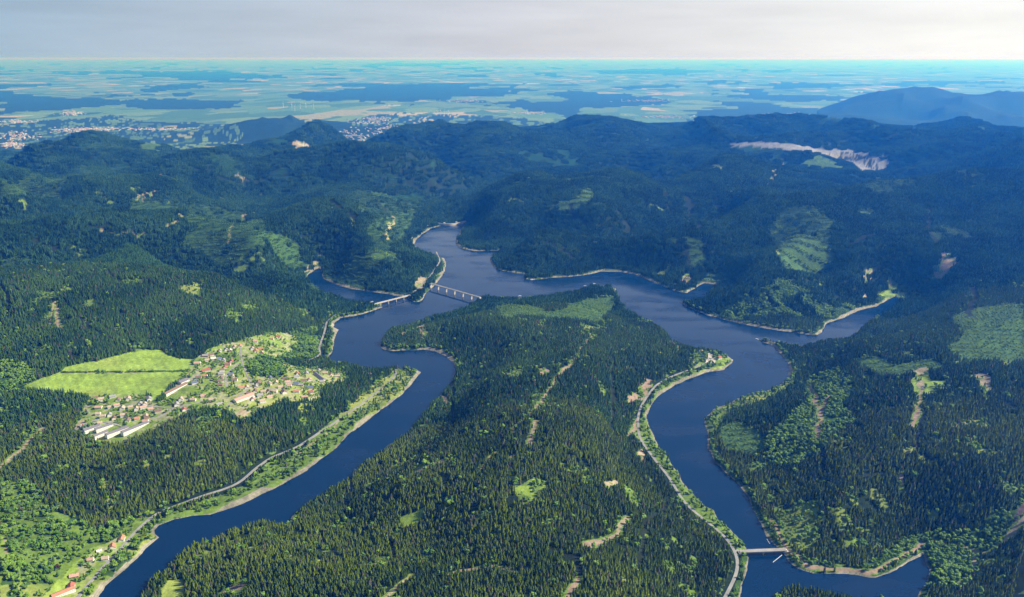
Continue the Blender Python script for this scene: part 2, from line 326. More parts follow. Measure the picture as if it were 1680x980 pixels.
for p in [[(37,634),(70,620),(100,610),(107,602),(160,592),(235,574),(265,574),(270,581),(295,589),(317,589),(312,602),(300,612),(287,625),(276,632),(262,650),(252,662),(246,656),(252,646),(237,643),(220,648),(160,647),(120,641),(75,637)],
          [(165,893),(157,895),(120,930),(80,970),(50,990),(100,990),(115,965),(135,940),(155,915),(172,897)], [(564,362),(578,361),(582,367),(568,368)],
          [(655,850),(675,836),(700,826),(696,838),(672,850)], [(266,970),(284,945),(306,952),(300,975),(268,990)],
          [(1440,476),(1475,468),(1478,486),(1455,492)], [(1498,608),(1525,605),(1522,628),(1557,624),(1530,642),(1500,648),(1497,625)],
          [(500,165),(505,160),(506,166)], [(850,800),(872,786),(895,792),(880,812),(850,815)],
          [(1185,586),(1198,590),(1188,603),(1172,604)], [(0,880),(14,888),(16,905),(0,925)]]:
    area(MEA, *p)
for p in [[(605,420),(620,414),(655,415),(650,424),(615,427)],[(230,240),(262,232),(287,240),(262,250),(240,248)],[(935,500),(965,497),(970,505),(940,508)],[(1265,385),(1280,360),(1285,375)],[(1400,345),(1430,345),(1440,352),(1410,353)],[(1150,462),(1165,442),(1195,446),(1192,460)]]: area(PLT, *p)
area(VIL, (130,716),(118,702),(135,668),(150,649),(238,646),(254,664),(268,655),(285,640),(300,612),(318,590),(345,572),(395,558),(430,548),(470,546),(500,556),(478,572),(455,588),(480,600),(550,606),(574,622),(524,642),(515,658),(470,662),(440,667),(400,692),(380,674),(330,668),(280,690),(240,712),(200,728),(170,730),(150,726))
area(YNG, (405,590),(430,585),(465,590),(468,612),(440,619),(410,613))
area(VIL, (200,876),(220,882),(197,908),(155,952),(125,990),(98,990),(115,950),(150,905))
for p in [[(1525,455),(1548,414),(1572,420),(1565,445),(1542,458)], [(1598,615),(1615,611),(1632,624),(1628,642),(1612,632)], [(1410,447),(1430,440),(1432,462),(1424,468)], [(655,557),(660,545),(697,533),(701,548),(693,556),(688,540),(665,548)],
          [(877,606),(895,603),(902,612),(885,616)], [(1028,660),(1056,619),(1070,622),(1060,645),(1046,664)], [(680,468),(689,452),(701,457),(698,466),(688,476)], [(988,791),(1010,789),(1016,796),(1000,802)],
          [(355,975),(395,948),(412,950),(398,968)], [(1118,458),(1128,448),(1138,455),(1130,468)], [(480,235),(492,230),(507,240),(498,250)], [(385,290),(415,285),(420,290),(400,296)], [(1495,605),(1520,602),(1522,612),(1500,614)],
          [(1478,780),(1485,775),(1487,788),(1480,792)], [(830,747),(840,742),(838,752)], [(676,772),(690,760),(706,765),(690,775)], [(1040,738),(1055,735),(1056,755),(1046,750)],
          [(220,325),(262,312),(264,315),(224,330)], [(388,680),(400,672),(412,676),(398,688)], [(115,705),(130,692),(150,700),(140,712)], [(1505,745),(1520,742),(1518,750)], [(1462,455),(1455,470),(1475,465)], [(1410,490),(1418,482),(1424,492)]]:
    area(SOIL, *p)
area(SCR, (1270,845),(1305,825),(1345,817),(1342,875),(1325,892),(1310,896),(1280,875))
area(BRN, (1664,848),(1680,818),(1700,818),(1700,845),(1668,854))
area(QRY, (1188,237),(1240,233),(1300,237),(1350,242),(1400,246),(1430,253),(1460,263),(1458,270),(1436,283),(1415,283),(1398,272),(1380,262),(1340,252),(1290,247),(1240,243),(1212,246))
area(YNG, (1195,243),(1240,240),(1290,246),(1280,252),(1220,252)); area(PLT, (1318,262),(1345,256),(1375,268),(1390,278),(1350,275),(1315,272))
area(GAP, (1335,250),(1385,250),(1425,260),(1405,264),(1375,258))
# firebreaks, tree shade painted into their dark ground, and tracks
for w, p in [(7, [(578,770),(572,800),(568,835)]), (8, [(1003,587),(1004,640),(1006,680)]), (9, [(1515,640),(1508,700),(1502,735)]), (7, [(1350,735),(1353,780)]), (7, [(1385,785),(1460,770)]),
             (8, [(1480,760),(1490,740)]), (6, [(455,590),(500,600)]), (9, [(95,490),(140,530),(160,550)]), (10, [(170,440),(200,465)]), (8, [(0,470),(18,510)]), (9, [(740,620),(745,700)]),
             (7, [(905,900),(945,915),(952,960)]), (7, [(700,560),(720,640)]), (18, [(1122,322),(1132,350),(1147,378)]), (16, [(1091,312),(1094,345)]), (16, [(1170,300),(1172,335),(1188,355)]), (18, [(1395,402),(1460,382),(1482,376)]), (16, [(880,395),(935,420)]), (16, [(1010,345),(1030,380)]), (15, [(150,380),(185,372)]), (14, [(700,300),(740,320)]), (15, [(610,325),(640,352)]), (14, [(60,395),(90,415)]), (18, [(1600,470),(1590,520)]), (14, [(1220,470),(1260,495)]), (12, [(1110,395),(1135,440),(1140,460)]), (11, [(1125,320),(1140,360)]), (18, [(935,335),(945,358),(965,372)]), (16, [(545,330),(585,362)]), (22, [(1525,340),(1525,385),(1540,405)]),
             (6, [(1010,640),(1005,720),(985,760)]), (6, [(640,880),(650,920)]), (6, [(520,880),(560,920)]), (7, [(1340,600),(1335,650)]), (7, [(1100,820),(1060,860),(1050,930)])]:
    strip(GAP, w*.7, *p)
for w, p in [(5, [(1498,700),(1512,645),(1514,625)]), (6, [(640,800),(690,770),(740,752)]), (6, [(880,690),(870,730)]), (5, [(90,500),(100,540)]), (5, [(1560,700),(1600,690)]), (5, [(700,640),(735,660)]), (4, [(971,550),(960,565),(947,587),(925,610),(910,625),(895,650),(875,672),(855,692),(838,712)]), (4.5, [(812,745),(800,760),(788,770)]), (6, [(0,768),(20,750),(40,735),(55,718),(70,702)]),
             (4, [(1260,852),(1275,876),(1290,897),(1294,907),(1310,918),(1330,930),(1385,934),(1420,935),(1450,928),(1485,908),(1510,896),(1542,890),(1572,892),(1602,907),(1622,905),(1655,878),(1685,845)]),
             (3, [(1575,960),(1597,945),(1606,915)]), (3, [(0,930),(15,912),(16,895),(5,885)]), (6, [(1330,625),(1337,655),(1344,690),(1343,720)]), (5, [(1343,675),(1362,650)]),
             (5, [(675,943),(655,960),(630,978)]), (6, [(1030,850),(1010,880),(985,890),(960,895)]), (5, [(948,950),(925,985)]), (5, [(272,376),(292,365),(298,350)]), (5, [(165,383),(200,385),(240,380)]), (5, [(375,400),(380,378),(400,365),(402,352)]),
             (6, [(252,300),(265,285)]), (6, [(222,327),(262,313)]), (5, [(633,392),(636,375),(648,358)]), (7, [(1260,305),(1270,285),(1285,270)]), (3, [(845,940),(800,925),(775,935),(740,940)]),
             (4, [(498,448),(510,435),(526,420)]), (4, [(1030,720),(1042,705),(1046,690)]), (4, [(1140,580),(1115,575),(1105,562)]), (3, [(490,745),(520,725),(560,690)]), (3, [(472,500),(560,512)]), (3,[(80,540),(88,500)])]:
    strip(SOIL, w, *p)
strip(VIL, 5, (105,611),(200,611),(305,609))
# quarry terraces
for k in range(5): strip(BANK, 7, (1335+k*9, 250+k), (1385+k*6, 253+k*1.6), (1412+k*3, 260+k*2), (1420, 268+k*1.5))
for k in range(4): strip(GAP, 6, (1390+k*10, 250+k*3), (1415+k*8, 262+k*3), (1425+k*6, 276+k*2))
# far plain: woods, ridges and the forest belt at the foot of the hills
bump = np.zeros_like(HT)
for z, p in [(90, [(-20,148),(50,152),(110,160),(180,163),(205,172),(150,177),(60,186),(-20,184)]), (70, [(178,165),(260,163),(340,162),(402,163),(406,174),(330,182),(200,181)]),
             (60, [(470,156),(500,151),(600,148),(840,147),(855,158),(640,161),(520,168),(475,164)]), (20, [(575,171),(640,167),(648,174),(590,175)]), (20, [(840,162),(880,168),(962,184),(950,195),(880,180),(840,172)]),
             (100, [(970,116),(1080,112),(1200,117),(1100,123),(980,121)]), (40, [(1190,160),(1300,155),(1440,160),(1300,169)]), (80, [(560,107),(640,103),(780,105),(700,110)]), (50, [(1255,138),(1330,135),(1440,141),(1270,147)]),
             (60, [(210,120),(300,116),(420,120),(460,127),(300,131),(250,126)]), (20, [(1000,142),(1100,138),(1130,143),(1020,147)]), (20, [(870,140),(940,137),(960,143)]), (20, [(240,142),(330,135),(340,145),(260,150)]),
             (20, [(1170,165),(1260,168),(1300,178),(1200,180)]), (20, [(400,128),(470,126),(480,130)]), (60, [(660,95),(900,92),(1100,93),(900,96)]), (30, [(1110,182),(1230,178),(1360,176),(1400,190),(1300,195),(1150,192)])]:
    P = np.array([UP(a, b, -150) for a, b in p]); m = poly_mask(P) & (GY > 11000) & (mount < .6); CL[m] = PWD
CL[(CL == FLD) & (mount > .15) & (GY < 17000)] = PWD
pu = GX/GY*FPX + 840
belt = (CL == FLD) & (GY < 15800 + 1800*np.sin(pu/90.)) & (nz2 < .62)
CL[belt] = PWD
wn = fbm(GX/2600, GY/5200, 4, 91); CL[(CL == FLD) & (wn > .60)] = PWD
for p in [[(0,187),(45,184),(150,178),(166,181),(152,194),(80,196),(0,206)], [(190,187),(260,184),(400,177),(402,184),(330,192),(210,193)], [(500,180),(560,170),(640,172),(600,184),(530,193)], [(650,185),(700,172),(790,168),(840,180),(880,190),(760,192)]]:
    P = np.array([UP(a, b, -150) for a, b in p]); CL[poly_mask(P) & (mount < .5)] = FLD
# ragged natural edges
farw = GY > 11000; wa = np.where(farw, 420, np.minimum(26, 5 + GY*.0035)); ws = np.where(farw, 900, 45); wx_ = (fbm(GX/ws, GY/ws, 4, 301)-.5)*2*wa; wy_ = (fbm(GX/ws, GY/ws/np.where(farw, 2, 1), 4, 307)-.5)*2*wa*np.where(farw, 3, 1.4)
KEEP = poly_mask(HP([(30,640),(60,612),(240,570),(330,585),(270,655),(200,652),(60,645)]))
KEEP |= (GX/GY > .25) & (GY > 8000) & (CL == QRY)
CL = np.where(KEEP, CL, look_near(CL, GX+wx_, GY+wy_))
CL[(CL == YNG) & (GX/GY < -.38) & (GY < 2100) & (patch > .45)] = SCR
CL[(CL == MEA) & (patch > .54) & ~KEEP & (GX/GY > -.42)] = SCR
CL[(CL == SPR) & (GY < 2600) & (fbm(GX/34, GY/34, 3, 421) > .735)] = SCR
# banks and water
bankw = np.maximum(1.5, -6 + 30*fbm(GX/70, GY/70, 4, 71)) * np.where((GX > 380) & (GY < 2120), .3, 1)
occl = np.array([h > 10 for _, _, h in LAKE])
vis = [lake[i] for i in range(len(lake))]
dvis = np.full((NU, NV), 60, np.float32)
for i in range(len(lake)):
    j = (i+1) % len(lake)
    if not (occl[i] or occl[j]): dvis = np.minimum(dvis, line_dist([lake[i], lake[j]], 60))
CL[(sd > 0) & (sd < bankw) & (dvis < bankw + 3)] = BANK
CL[(sd > 0) & (sd < bankw + 9) & (dvis < bankw + 12) & (CL == SPR)] = YNG
CL[in_lake & (sd < 0)] = WAT

rings = .5 + .5*np.sin(sd*1.3 + 3*fbm(GX/40, GY/40, 2, 77))
# ground colour per land cover (albedo; firebreak gaps carry tree shade in their colour)
PAL = {SPR: (.014,.028,.012), YNG: (.04,.085,.02), MEA: (.215,.315,.052), VIL: (.17,.25,.045), SOIL: (.30,.25,.17), WAT: (.10,.085,.05), ROAD: (.3,.28,.25), BANK: (.26,.24,.185),
       FLD: (.2,.3,.1), PWD: (.016,.04,.03), SCR: (.12,.19,.034), PLT: (.060,.118,.030), QRY: (.20,.20,.215), GAP: (.016,.024,.013), BRN: (.12,.09,.1)}
col = np.zeros((NU, NV, 4), np.float32); col[..., 3] = 1
for k, c in PAL.items(): col[CL == k, :3] = c
v1 = fbm(GX/22, GY/22, 3, 101); v2 = fbm(GX/240, GY/240, 3, 111)
vary = (.72 + .56*v1) * (.8 + .4*v2)
near = (GY < 12000)
bk = (CL == BANK); col[bk, :3] *= (.70 + .35*rings[bk] + .3*(patch[bk]-.5))[:, None]
col[..., :3] *= np.where(near, vary, 1)[..., None]
mow = 1 + .07*np.sin((GX*.8 + GY*.6)/3.2)*(CL == MEA)*(GY < 2900); col[..., :3] *= mow[..., None]
dry = sstep(.5, .8, v2)[..., None] * np.isin(CL, (MEA, VIL, SCR))[..., None]
col[..., :3] = col[..., :3]*(1-dry*.5) + np.array((.34,.33,.10))*dry*.5
tan = (sstep(.50, .62, fbm(GX/16, GY/16, 3, 131)) * (CL == VIL))[..., None]*.55
col[..., :3] = col[..., :3]*(1-tan) + np.array((.36,.32,.24))*tan
pink = (sstep(.45, .6, fbm(GX/300, GY/300, 2, 121)) * (CL == SOIL))[..., None]
col[..., :3] = col[..., :3]*(1-pink) + np.array((.27,.195,.15))*pink
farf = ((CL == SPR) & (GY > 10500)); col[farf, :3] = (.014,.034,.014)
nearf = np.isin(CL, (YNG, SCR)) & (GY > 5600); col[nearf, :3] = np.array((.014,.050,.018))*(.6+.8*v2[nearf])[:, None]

# ------------------------------------------------------------------ materials
def mat(name, color=(.5,.5,.5), rough=.8, noise=None, spec=.3, metal=0):
    m = bpy.data.materials.new(name); m.use_nodes = True; n = m.node_tree; b = n.nodes['Principled BSDF']
    b.inputs['Base Color'].default_value = (*color, 1); b.inputs['Roughness'].default_value = rough
    b.inputs['Specular IOR Level'].default_value = spec; b.inputs['Metallic'].default_value = metal
    if noise:
        sc_, k = noise; g = n.nodes.new('ShaderNodeTexCoord'); t = n.nodes.new('ShaderNodeTexNoise'); t.inputs['Scale'].default_value = sc_; t.inputs['Detail'].default_value = 5
        n.links.new(g.outputs['Object'], t.inputs['Vector'])
        r = n.nodes.new('ShaderNodeValToRGB'); r.color_ramp.elements[0].position = .3; r.color_ramp.elements[1].position = .7
        r.color_ramp.elements[0].color = (*[c*(1-k) for c in color], 1); r.color_ramp.elements[1].color = (*[min(1, c*(1+k)) for c in color], 1)
        n.links.new(t.outputs['Fac'], r.inputs[0]); n.links.new(r.outputs[0], b.inputs['Base Color'])
    return m
def ground_mat():
    m = bpy.data.materials.new('ground'); m.use_nodes = True; n = m.node_tree; L = n.links; b = n.nodes['Principled BSDF']
    b.inputs['Roughness'].default_value = .95; b.inputs['Specular IOR Level'].default_value = .1
    at = n.nodes.new('ShaderNodeAttribute'); at.attribute_name = 'cover'
    af = n.nodes.new('ShaderNodeAttribute'); af.attribute_name = 'field'
    g = n.nodes.new('ShaderNodeNewGeometry')
    # patchwork of fields
    mp = n.nodes.new('ShaderNodeMapping'); mp.inputs['Scale'].default_value = (1/750., 1/1300., 0); mp.inputs['Rotation'].default_value = (0, 0, .35)
    L.new(g.outputs['Position'], mp.inputs[0])
    vo = n.nodes.new('ShaderNodeTexVoronoi'); vo.distance = 'MANHATTAN'; vo.inputs['Scale'].default_value = 1; vo.inputs['Randomness'].default_value = .9
    L.new(mp.outputs[0], vo.inputs['Vector'])
    se = n.nodes.new('ShaderNodeSeparateColor'); L.new(vo.outputs['Color'], se.inputs[0])
    r = n.nodes.new('ShaderNodeValToRGB'); r.color_ramp.interpolation = 'CONSTANT'; e = r.color_ramp.elements
    cols = [(0, (.06,.13,.05)), (.25, (.09,.18,.06)), (.45, (.13,.21,.07)), (.62, (.07,.15,.07)), (.74, (.24,.24,.11)), (.82, (.11,.18,.08)), (.91, (.34,.29,.19)), (.96, (.03,.07,.04))]
    e[0].position = 0; e[0].color = (*cols[0][1], 1); e[1].position = cols[1][0]; e[1].color = (*cols[1][1], 1)
    for p, c in cols[2:]: q = e.new(p); q.color = (*c, 1)
    L.new(se.outputs[0], r.inputs[0])
    mx = n.nodes.new('ShaderNodeMix'); mx.data_type = 'RGBA'; L.new(af.outputs['Fac'], mx.inputs['Factor']); L.new(at.outputs['Color'], mx.inputs['A']); L.new(r.outputs[0], mx.inputs['B'])
    # fine mottling
    n1 = n.nodes.new('ShaderNodeTexNoise'); n1.inputs['Scale'].default_value = .12; n1.inputs['Detail'].default_value = 4; L.new(g.outputs['Position'], n1.inputs['Vector'])
    n2 = n.nodes.new('ShaderNodeTexNoise'); n2.inputs['Scale'].default_value = .012; n2.inputs['Detail'].default_value = 8; n2.inputs['Roughness'].default_value = .65; L.new(g.outputs['Position'], n2.inputs['Vector'])
    ad = n.nodes.new('ShaderNodeMath'); ad.operation = 'ADD'; L.new(n1.outputs['Fac'], ad.inputs[0]); L.new(n2.outputs['Fac'], ad.inputs[1])
    mr = n.nodes.new('ShaderNodeMapRange'); mr.inputs['From Min'].default_value = .65; mr.inputs['From Max'].default_value = 1.35; mr.inputs['To Min'].default_value = .62; mr.inputs['To Max'].default_value = 1.38; L.new(ad.outputs[0], mr.inputs[0])
    vm = n.nodes.new('ShaderNodeVectorMath'); vm.operation = 'SCALE'; L.new(mx.outputs['Result'], vm.inputs[0]); L.new(mr.outputs[0], vm.inputs['Scale'])
    L.new(vm.outputs[0], b.inputs['Base Color'])
    bp = n.nodes.new('ShaderNodeBump'); bp.inputs['Strength'].default_value = .6; bp.inputs['Distance'].default_value = 14; L.new(n2.outputs['Fac'], bp.inputs['Height']); L.new(bp.outputs[0], b.inputs['Normal'])
    return m
M_ground = ground_mat()
def foliage_mat(name, dark, mid, light, big=1/230.):
    m = bpy.data.materials.new(name); m.use_nodes = True; n = m.node_tree; L = n.links; b = n.nodes['Principled BSDF']
    b.inputs['Roughness'].default_value = .75; b.inputs['Specular IOR Level'].default_value = .15
    g = n.nodes.new('ShaderNodeNewGeometry')
    a = n.nodes.new('ShaderNodeTexNoise'); a.inputs['Scale'].default_value = big; a.inputs['Detail'].default_value = 3; L.new(g.outputs['Position'], a.inputs['Vector'])
    c = n.nodes.new('ShaderNodeTexNoise'); c.inputs['Scale'].default_value = .16; c.inputs['Detail'].default_value = 2; L.new(g.outputs['Position'], c.inputs['Vector'])
    oi = n.nodes.new('ShaderNodeObjectInfo')
    s1 = n.nodes.new('ShaderNodeMath'); s1.operation = 'MULTIPLY_ADD'; L.new(a.outputs['Fac'], s1.inputs[0]); s1.inputs[1].default_value = 1.5; s1.inputs[2].default_value = -.62
    s2 = n.nodes.new('ShaderNodeMath'); s2.operation = 'MULTIPLY_ADD'; L.new(c.outputs['Fac'], s2.inputs[0]); s2.inputs[1].default_value = .7; L.new(s1.outputs[0], s2.inputs[2])
    s3 = n.nodes.new('ShaderNodeMath'); s3.operation = 'MULTIPLY_ADD'; L.new(oi.outputs['Random'], s3.inputs[0]); s3.inputs[1].default_value = .38; L.new(s2.outputs[0], s3.inputs[2])
    r = n.nodes.new('ShaderNodeValToRGB'); e = r.color_ramp.elements; e[0].position = .3; e[0].color = (*dark, 1); e[1].position = .85; e[1].color = (*light, 1); q = e.new(.58); q.color = (*mid, 1)
    L.new(s3.outputs[0], r.inputs[0]); L.new(r.outputs[0], b.inputs['Base Color'])
    return m
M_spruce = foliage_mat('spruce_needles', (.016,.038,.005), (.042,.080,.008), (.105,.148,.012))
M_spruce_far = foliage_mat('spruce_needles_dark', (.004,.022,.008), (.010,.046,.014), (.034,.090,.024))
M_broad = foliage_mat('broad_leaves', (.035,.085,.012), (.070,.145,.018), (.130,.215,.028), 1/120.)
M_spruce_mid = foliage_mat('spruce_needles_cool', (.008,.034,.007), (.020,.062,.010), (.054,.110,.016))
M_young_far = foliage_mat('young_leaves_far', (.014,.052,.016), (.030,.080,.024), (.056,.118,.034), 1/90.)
M_young = foliage_mat('young_leaves', (.055,.125,.014), (.095,.190,.022), (.150,.255,.034), 1/90.)
M_dead = mat('dead_needles', (.075,.07,.05), .9, (.5, .3))
M_purple = mat('purple_leaves', (.05,.022,.035), .8, (.5, .3))
M_bark = mat('bark', (.09,.06,.04), .9, (.8, .3))
def water_mat():
    m = bpy.data.materials.new('lake_water'); m.use_nodes = True; n = m.node_tree; L = n.links; b = n.nodes['Principled BSDF']
    b.inputs['Base Color'].default_value = (.001,.017,.056, 1); b.inputs['Roughness'].default_value = .09; b.inputs['IOR'].default_value = 1.45
    g = n.nodes.new('ShaderNodeNewGeometry')
    a = n.nodes.new('ShaderNodeTexNoise'); a.inputs['Scale'].default_value = .25; a.inputs['Detail'].default_value = 3; L.new(g.outputs['Position'], a.inputs['Vector'])
    c = n.nodes.new('ShaderNodeTexNoise'); c.inputs['Scale'].default_value = .0045; c.inputs['Detail'].default_value = 4
    mp = n.nodes.new('ShaderNodeMapping'); mp.inputs['Scale'].default_value = (1, 2.2, 1); mp.inputs['Rotation'].default_value = (0, 0, .5); L.new(g.outputs['Position'], mp.inputs[0]); L.new(mp.outputs[0], c.inputs['Vector'])
    r = n.nodes.new('ShaderNodeMapRange'); r.inputs['From Min'].default_value = .38; r.inputs['From Max'].default_value = .66; r.inputs['To Min'].default_value = .03; r.inputs['To Max'].default_value = .34; L.new(c.outputs['Fac'], r.inputs[0]); L.new(r.outputs[0], b.inputs['Roughness'])
    bp = n.nodes.new('ShaderNodeBump'); bp.inputs['Strength'].default_value = .22; bp.inputs['Distance'].default_value = .5; L.new(a.outputs['Fac'], bp.inputs['Height']); L.new(bp.outputs[0], b.inputs['Normal'])
    return m
M_water = water_mat()
M_asph = mat('asphalt', (.26,.255,.25), .85, (.05, .2)); M_conc = mat('concrete', (.46,.42,.37), .8, (.05, .15)); M_deck = mat('bridge_deck', (.52,.47,.41), .8, (.05, .12))
M_white = mat('white_render', (.72,.70,.66), .8, (.1, .08)); M_metal = mat('painted_metal', (.75,.76,.78), .4)

# ------------------------------------------------------------------ terrain object, water, haze
idx = np.arange(NU*NV).reshape(NU, NV)
quads = np.stack([idx[:-1, :-1], idx[1:, :-1], idx[1:, 1:], idx[:-1, 1:]], -1).reshape(-1, 4)
tme = mesh_np('ground', np.stack([GX, GY, HT], -1).reshape(-1, 3), quads, [M_ground], smooth=True)
ca = tme.color_attributes.new('cover', 'FLOAT_COLOR', 'POINT'); ca.data.foreach_set('color', col.reshape(-1))
fa = tme.attributes.new('field', 'FLOAT', 'POINT'); fa.data.foreach_set('value', ((CL == FLD)*1.0).astype(np.float32).reshape(-1))
tag(link('ground', tme), kind='structure')
# ground under and behind the camera, out to the sides
g2 = MB(); g2.add([(-60000,-40000,-30),(60000,-40000,-30),(60000,930,-30),(-60000,930,-30)], [(0,1,2,3)])
g2.add([(-60000,930,-30),(-744,930,-30),(-100,930,-30),(100,930,-30)], []) 
M_side = mat('ground_outer', (.03,.05,.022), .95, (.01, .4))
tag(link('outer_ground', g2.mesh('outer_ground', M_side)), kind='structure')
for s in (-1, 1):
    g3 = MB(); g3.add([(s*.80*930, 930, -30), (s*60000, 930, -30), (s*860000, 640000, -151), (s*.80*640000, 640000, -151)], [(0,1,2,3) if s > 0 else (3,2,1,0)])
    tag(link('outer_ground', g3.mesh('outer_ground', M_side)), kind='structure')
wm = MB(); wm.add([(-1400, 950, 0), (2600, 950, 0), (2600, 5600, 0), (-1400, 5600, 0)], [(0,1,2,3)])
tag(link('reservoir_water', wm.mesh('reservoir_water', M_water)), kind='structure')

hz = bpy.data.materials.new('haze'); hz.use_nodes = True; hn = hz.node_tree; hn.nodes.clear()
ho = hn.nodes.new('ShaderNodeOutputMaterial'); hv = hn.nodes.new('ShaderNodeVolumePrincipled')
hv.inputs['Color'].default_value = (.022, .225, 1.0, 1); hv.inputs['Absorption Color'].default_value = (1, 1, 1, 1)
hv.inputs['Density'].default_value = 6.6e-5; hv.inputs['Anisotropy'].default_value = 0.28
hn.links.new(hv.outputs[0], ho.inputs['Volume'])
hb_ = MB(); hb_.box(-900000, 900000, -41000, 660000, -180, HC + 40)
ho_ = link('haze', mesh_np('haze', hb_.v, hb_.f, [hz])); tag(ho_, kind='stuff')

# ------------------------------------------------------------------ trees: prototypes
def spruce(seed, tiers, n, top=1.0, r=.16, z0=.06):
    rr = random.Random(seed); V = []; Fc = []
    for k in range(tiers):
        f0 = k / tiers; zb = z0 + (top-z0)*f0; zt = z0 + (top-z0)*min(1, (f0 + 1.75/tiers)); rad = r*(1-f0)**.58 * rr.uniform(.88, 1.12)
        b = len(V); ox, oy = rr.uniform(-.01, .01), rr.uniform(-.01, .01); a0 = rr.uniform(0, 6.28)
        for i in range(n):
            a = a0 + 2*math.pi*i/n; q = rad * (rr.uniform(.95, 1.2) if i % 2 else rr.uniform(.55, .75))
            V.append((q*math.cos(a)+ox, q*math.sin(a)+oy, zb - (.02 if i % 2 else -.02)))
        V.append((ox, oy, zt if k < tiers-1 else top))
        Fc += [(b+i, b+(i+1) % n, b+n) for i in range(n)]
    return V, Fc
def trunk(h=.3, r=.018, n=5, z0=-.12):
    V = [(r*math.cos(6.283*i/n), r*math.sin(6.283*i/n), z0) for i in range(n)] + [(r*.6*math.cos(6.283*i/n), r*.6*math.sin(6.283*i/n), h) for i in range(n)]
    return V, [(i, (i+1) % n, n+(i+1) % n, n+i) for i in range(n)]
def broad(seed, blobs=6, tris=1):
    rr = random.Random(seed); V = []; Fc = []
    import bmesh
    for k in range(blobs):
        bm = bmesh.new(); bmesh.ops.create_icosphere(bm, subdivisions=tris, radius=1)
        a = rr.uniform(0, 6.28); d = rr.uniform(.08, .27) if k else 0; cx, cy = d*math.cos(a), d*math.sin(a); cz = rr.uniform(.36, .84) if k else .58; s = rr.uniform(.09, .2) if k else .26
        b = len(V)
        for v in bm.verts:
            j = rr.uniform(.62, 1.32); V.append((cx+v.co.x*s*j, cy+v.co.y*s*j, cz+v.co.z*s*j*1.05))
        bm.verts.index_update(); Fc += [tuple(b+v.index for v in f.verts) for f in bm.faces]; bm.free()
    return V, Fc
def clump(seed, size, n, fn, sc, mat_, name):
    rr = random.Random(seed); V = []; Fc = []; g = int(math.ceil(math.sqrt(n)))
    for i in range(g):
        for j in range(g):
            v, f = fn(rr.randint(0, 9999)); h = sc*rr.uniform(.75, 1.12); b = len(V)
            x = (i+.5+rr.uniform(-.42, .42))/g*size-size/2; y = (j+.5+rr.uniform(-.42, .42))/g*size-size/2
            V += [(x+p[0]*h, y+p[1]*h, p[2]*h) for p in v]; Fc += [tuple(b+q for q in t) for t in f]
    return mesh_np(name, V, Fc, [mat_])
def proto_coll(name, meshes):
    c = bpy.data.collections.new(name)
    for k, me in enumerate(meshes): o = bpy.data.objects.new(name + '_source', me); c.objects.link(o)
    return c
def tree_mesh(vf, tf, m, name):
    V = list(vf[0]); b = len(V); V += tf[0]; Fc = list(vf[1]) + [tuple(b+i for i in f) for f in tf[1]]
    return mesh_np(name, V, Fc, [m, M_bark], [0]*len(vf[1]) + [1]*len(tf[1]))
SP_V = [spruce(s, 6, 8, r=.17+.02*(s % 3)) for s in range(6)]
BR_V = [broad(40+s, 11) for s in range(6)]
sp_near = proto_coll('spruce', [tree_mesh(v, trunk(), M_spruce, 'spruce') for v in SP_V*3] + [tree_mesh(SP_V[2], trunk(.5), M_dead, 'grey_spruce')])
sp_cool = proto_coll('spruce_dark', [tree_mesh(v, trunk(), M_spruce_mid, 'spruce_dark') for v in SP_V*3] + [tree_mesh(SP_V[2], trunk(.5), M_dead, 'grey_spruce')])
br_near = proto_coll('broadleaf', [tree_mesh(v, trunk(.45, .03), M_broad if q % 3 == 0 else M_young, 'broadleaf') for q, v in enumerate(BR_V)])
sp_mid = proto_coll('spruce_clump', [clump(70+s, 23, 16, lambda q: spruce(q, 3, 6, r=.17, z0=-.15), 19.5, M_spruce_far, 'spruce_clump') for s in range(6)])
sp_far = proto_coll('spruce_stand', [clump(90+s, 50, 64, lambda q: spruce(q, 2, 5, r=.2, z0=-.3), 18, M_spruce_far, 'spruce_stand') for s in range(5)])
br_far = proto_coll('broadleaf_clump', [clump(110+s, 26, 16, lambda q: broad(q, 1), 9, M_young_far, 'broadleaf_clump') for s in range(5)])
bush = proto_coll('bush', [tree_mesh(broad(140+s, 4), trunk(.3, .02), M_broad, 'bush') for s in range(5)])

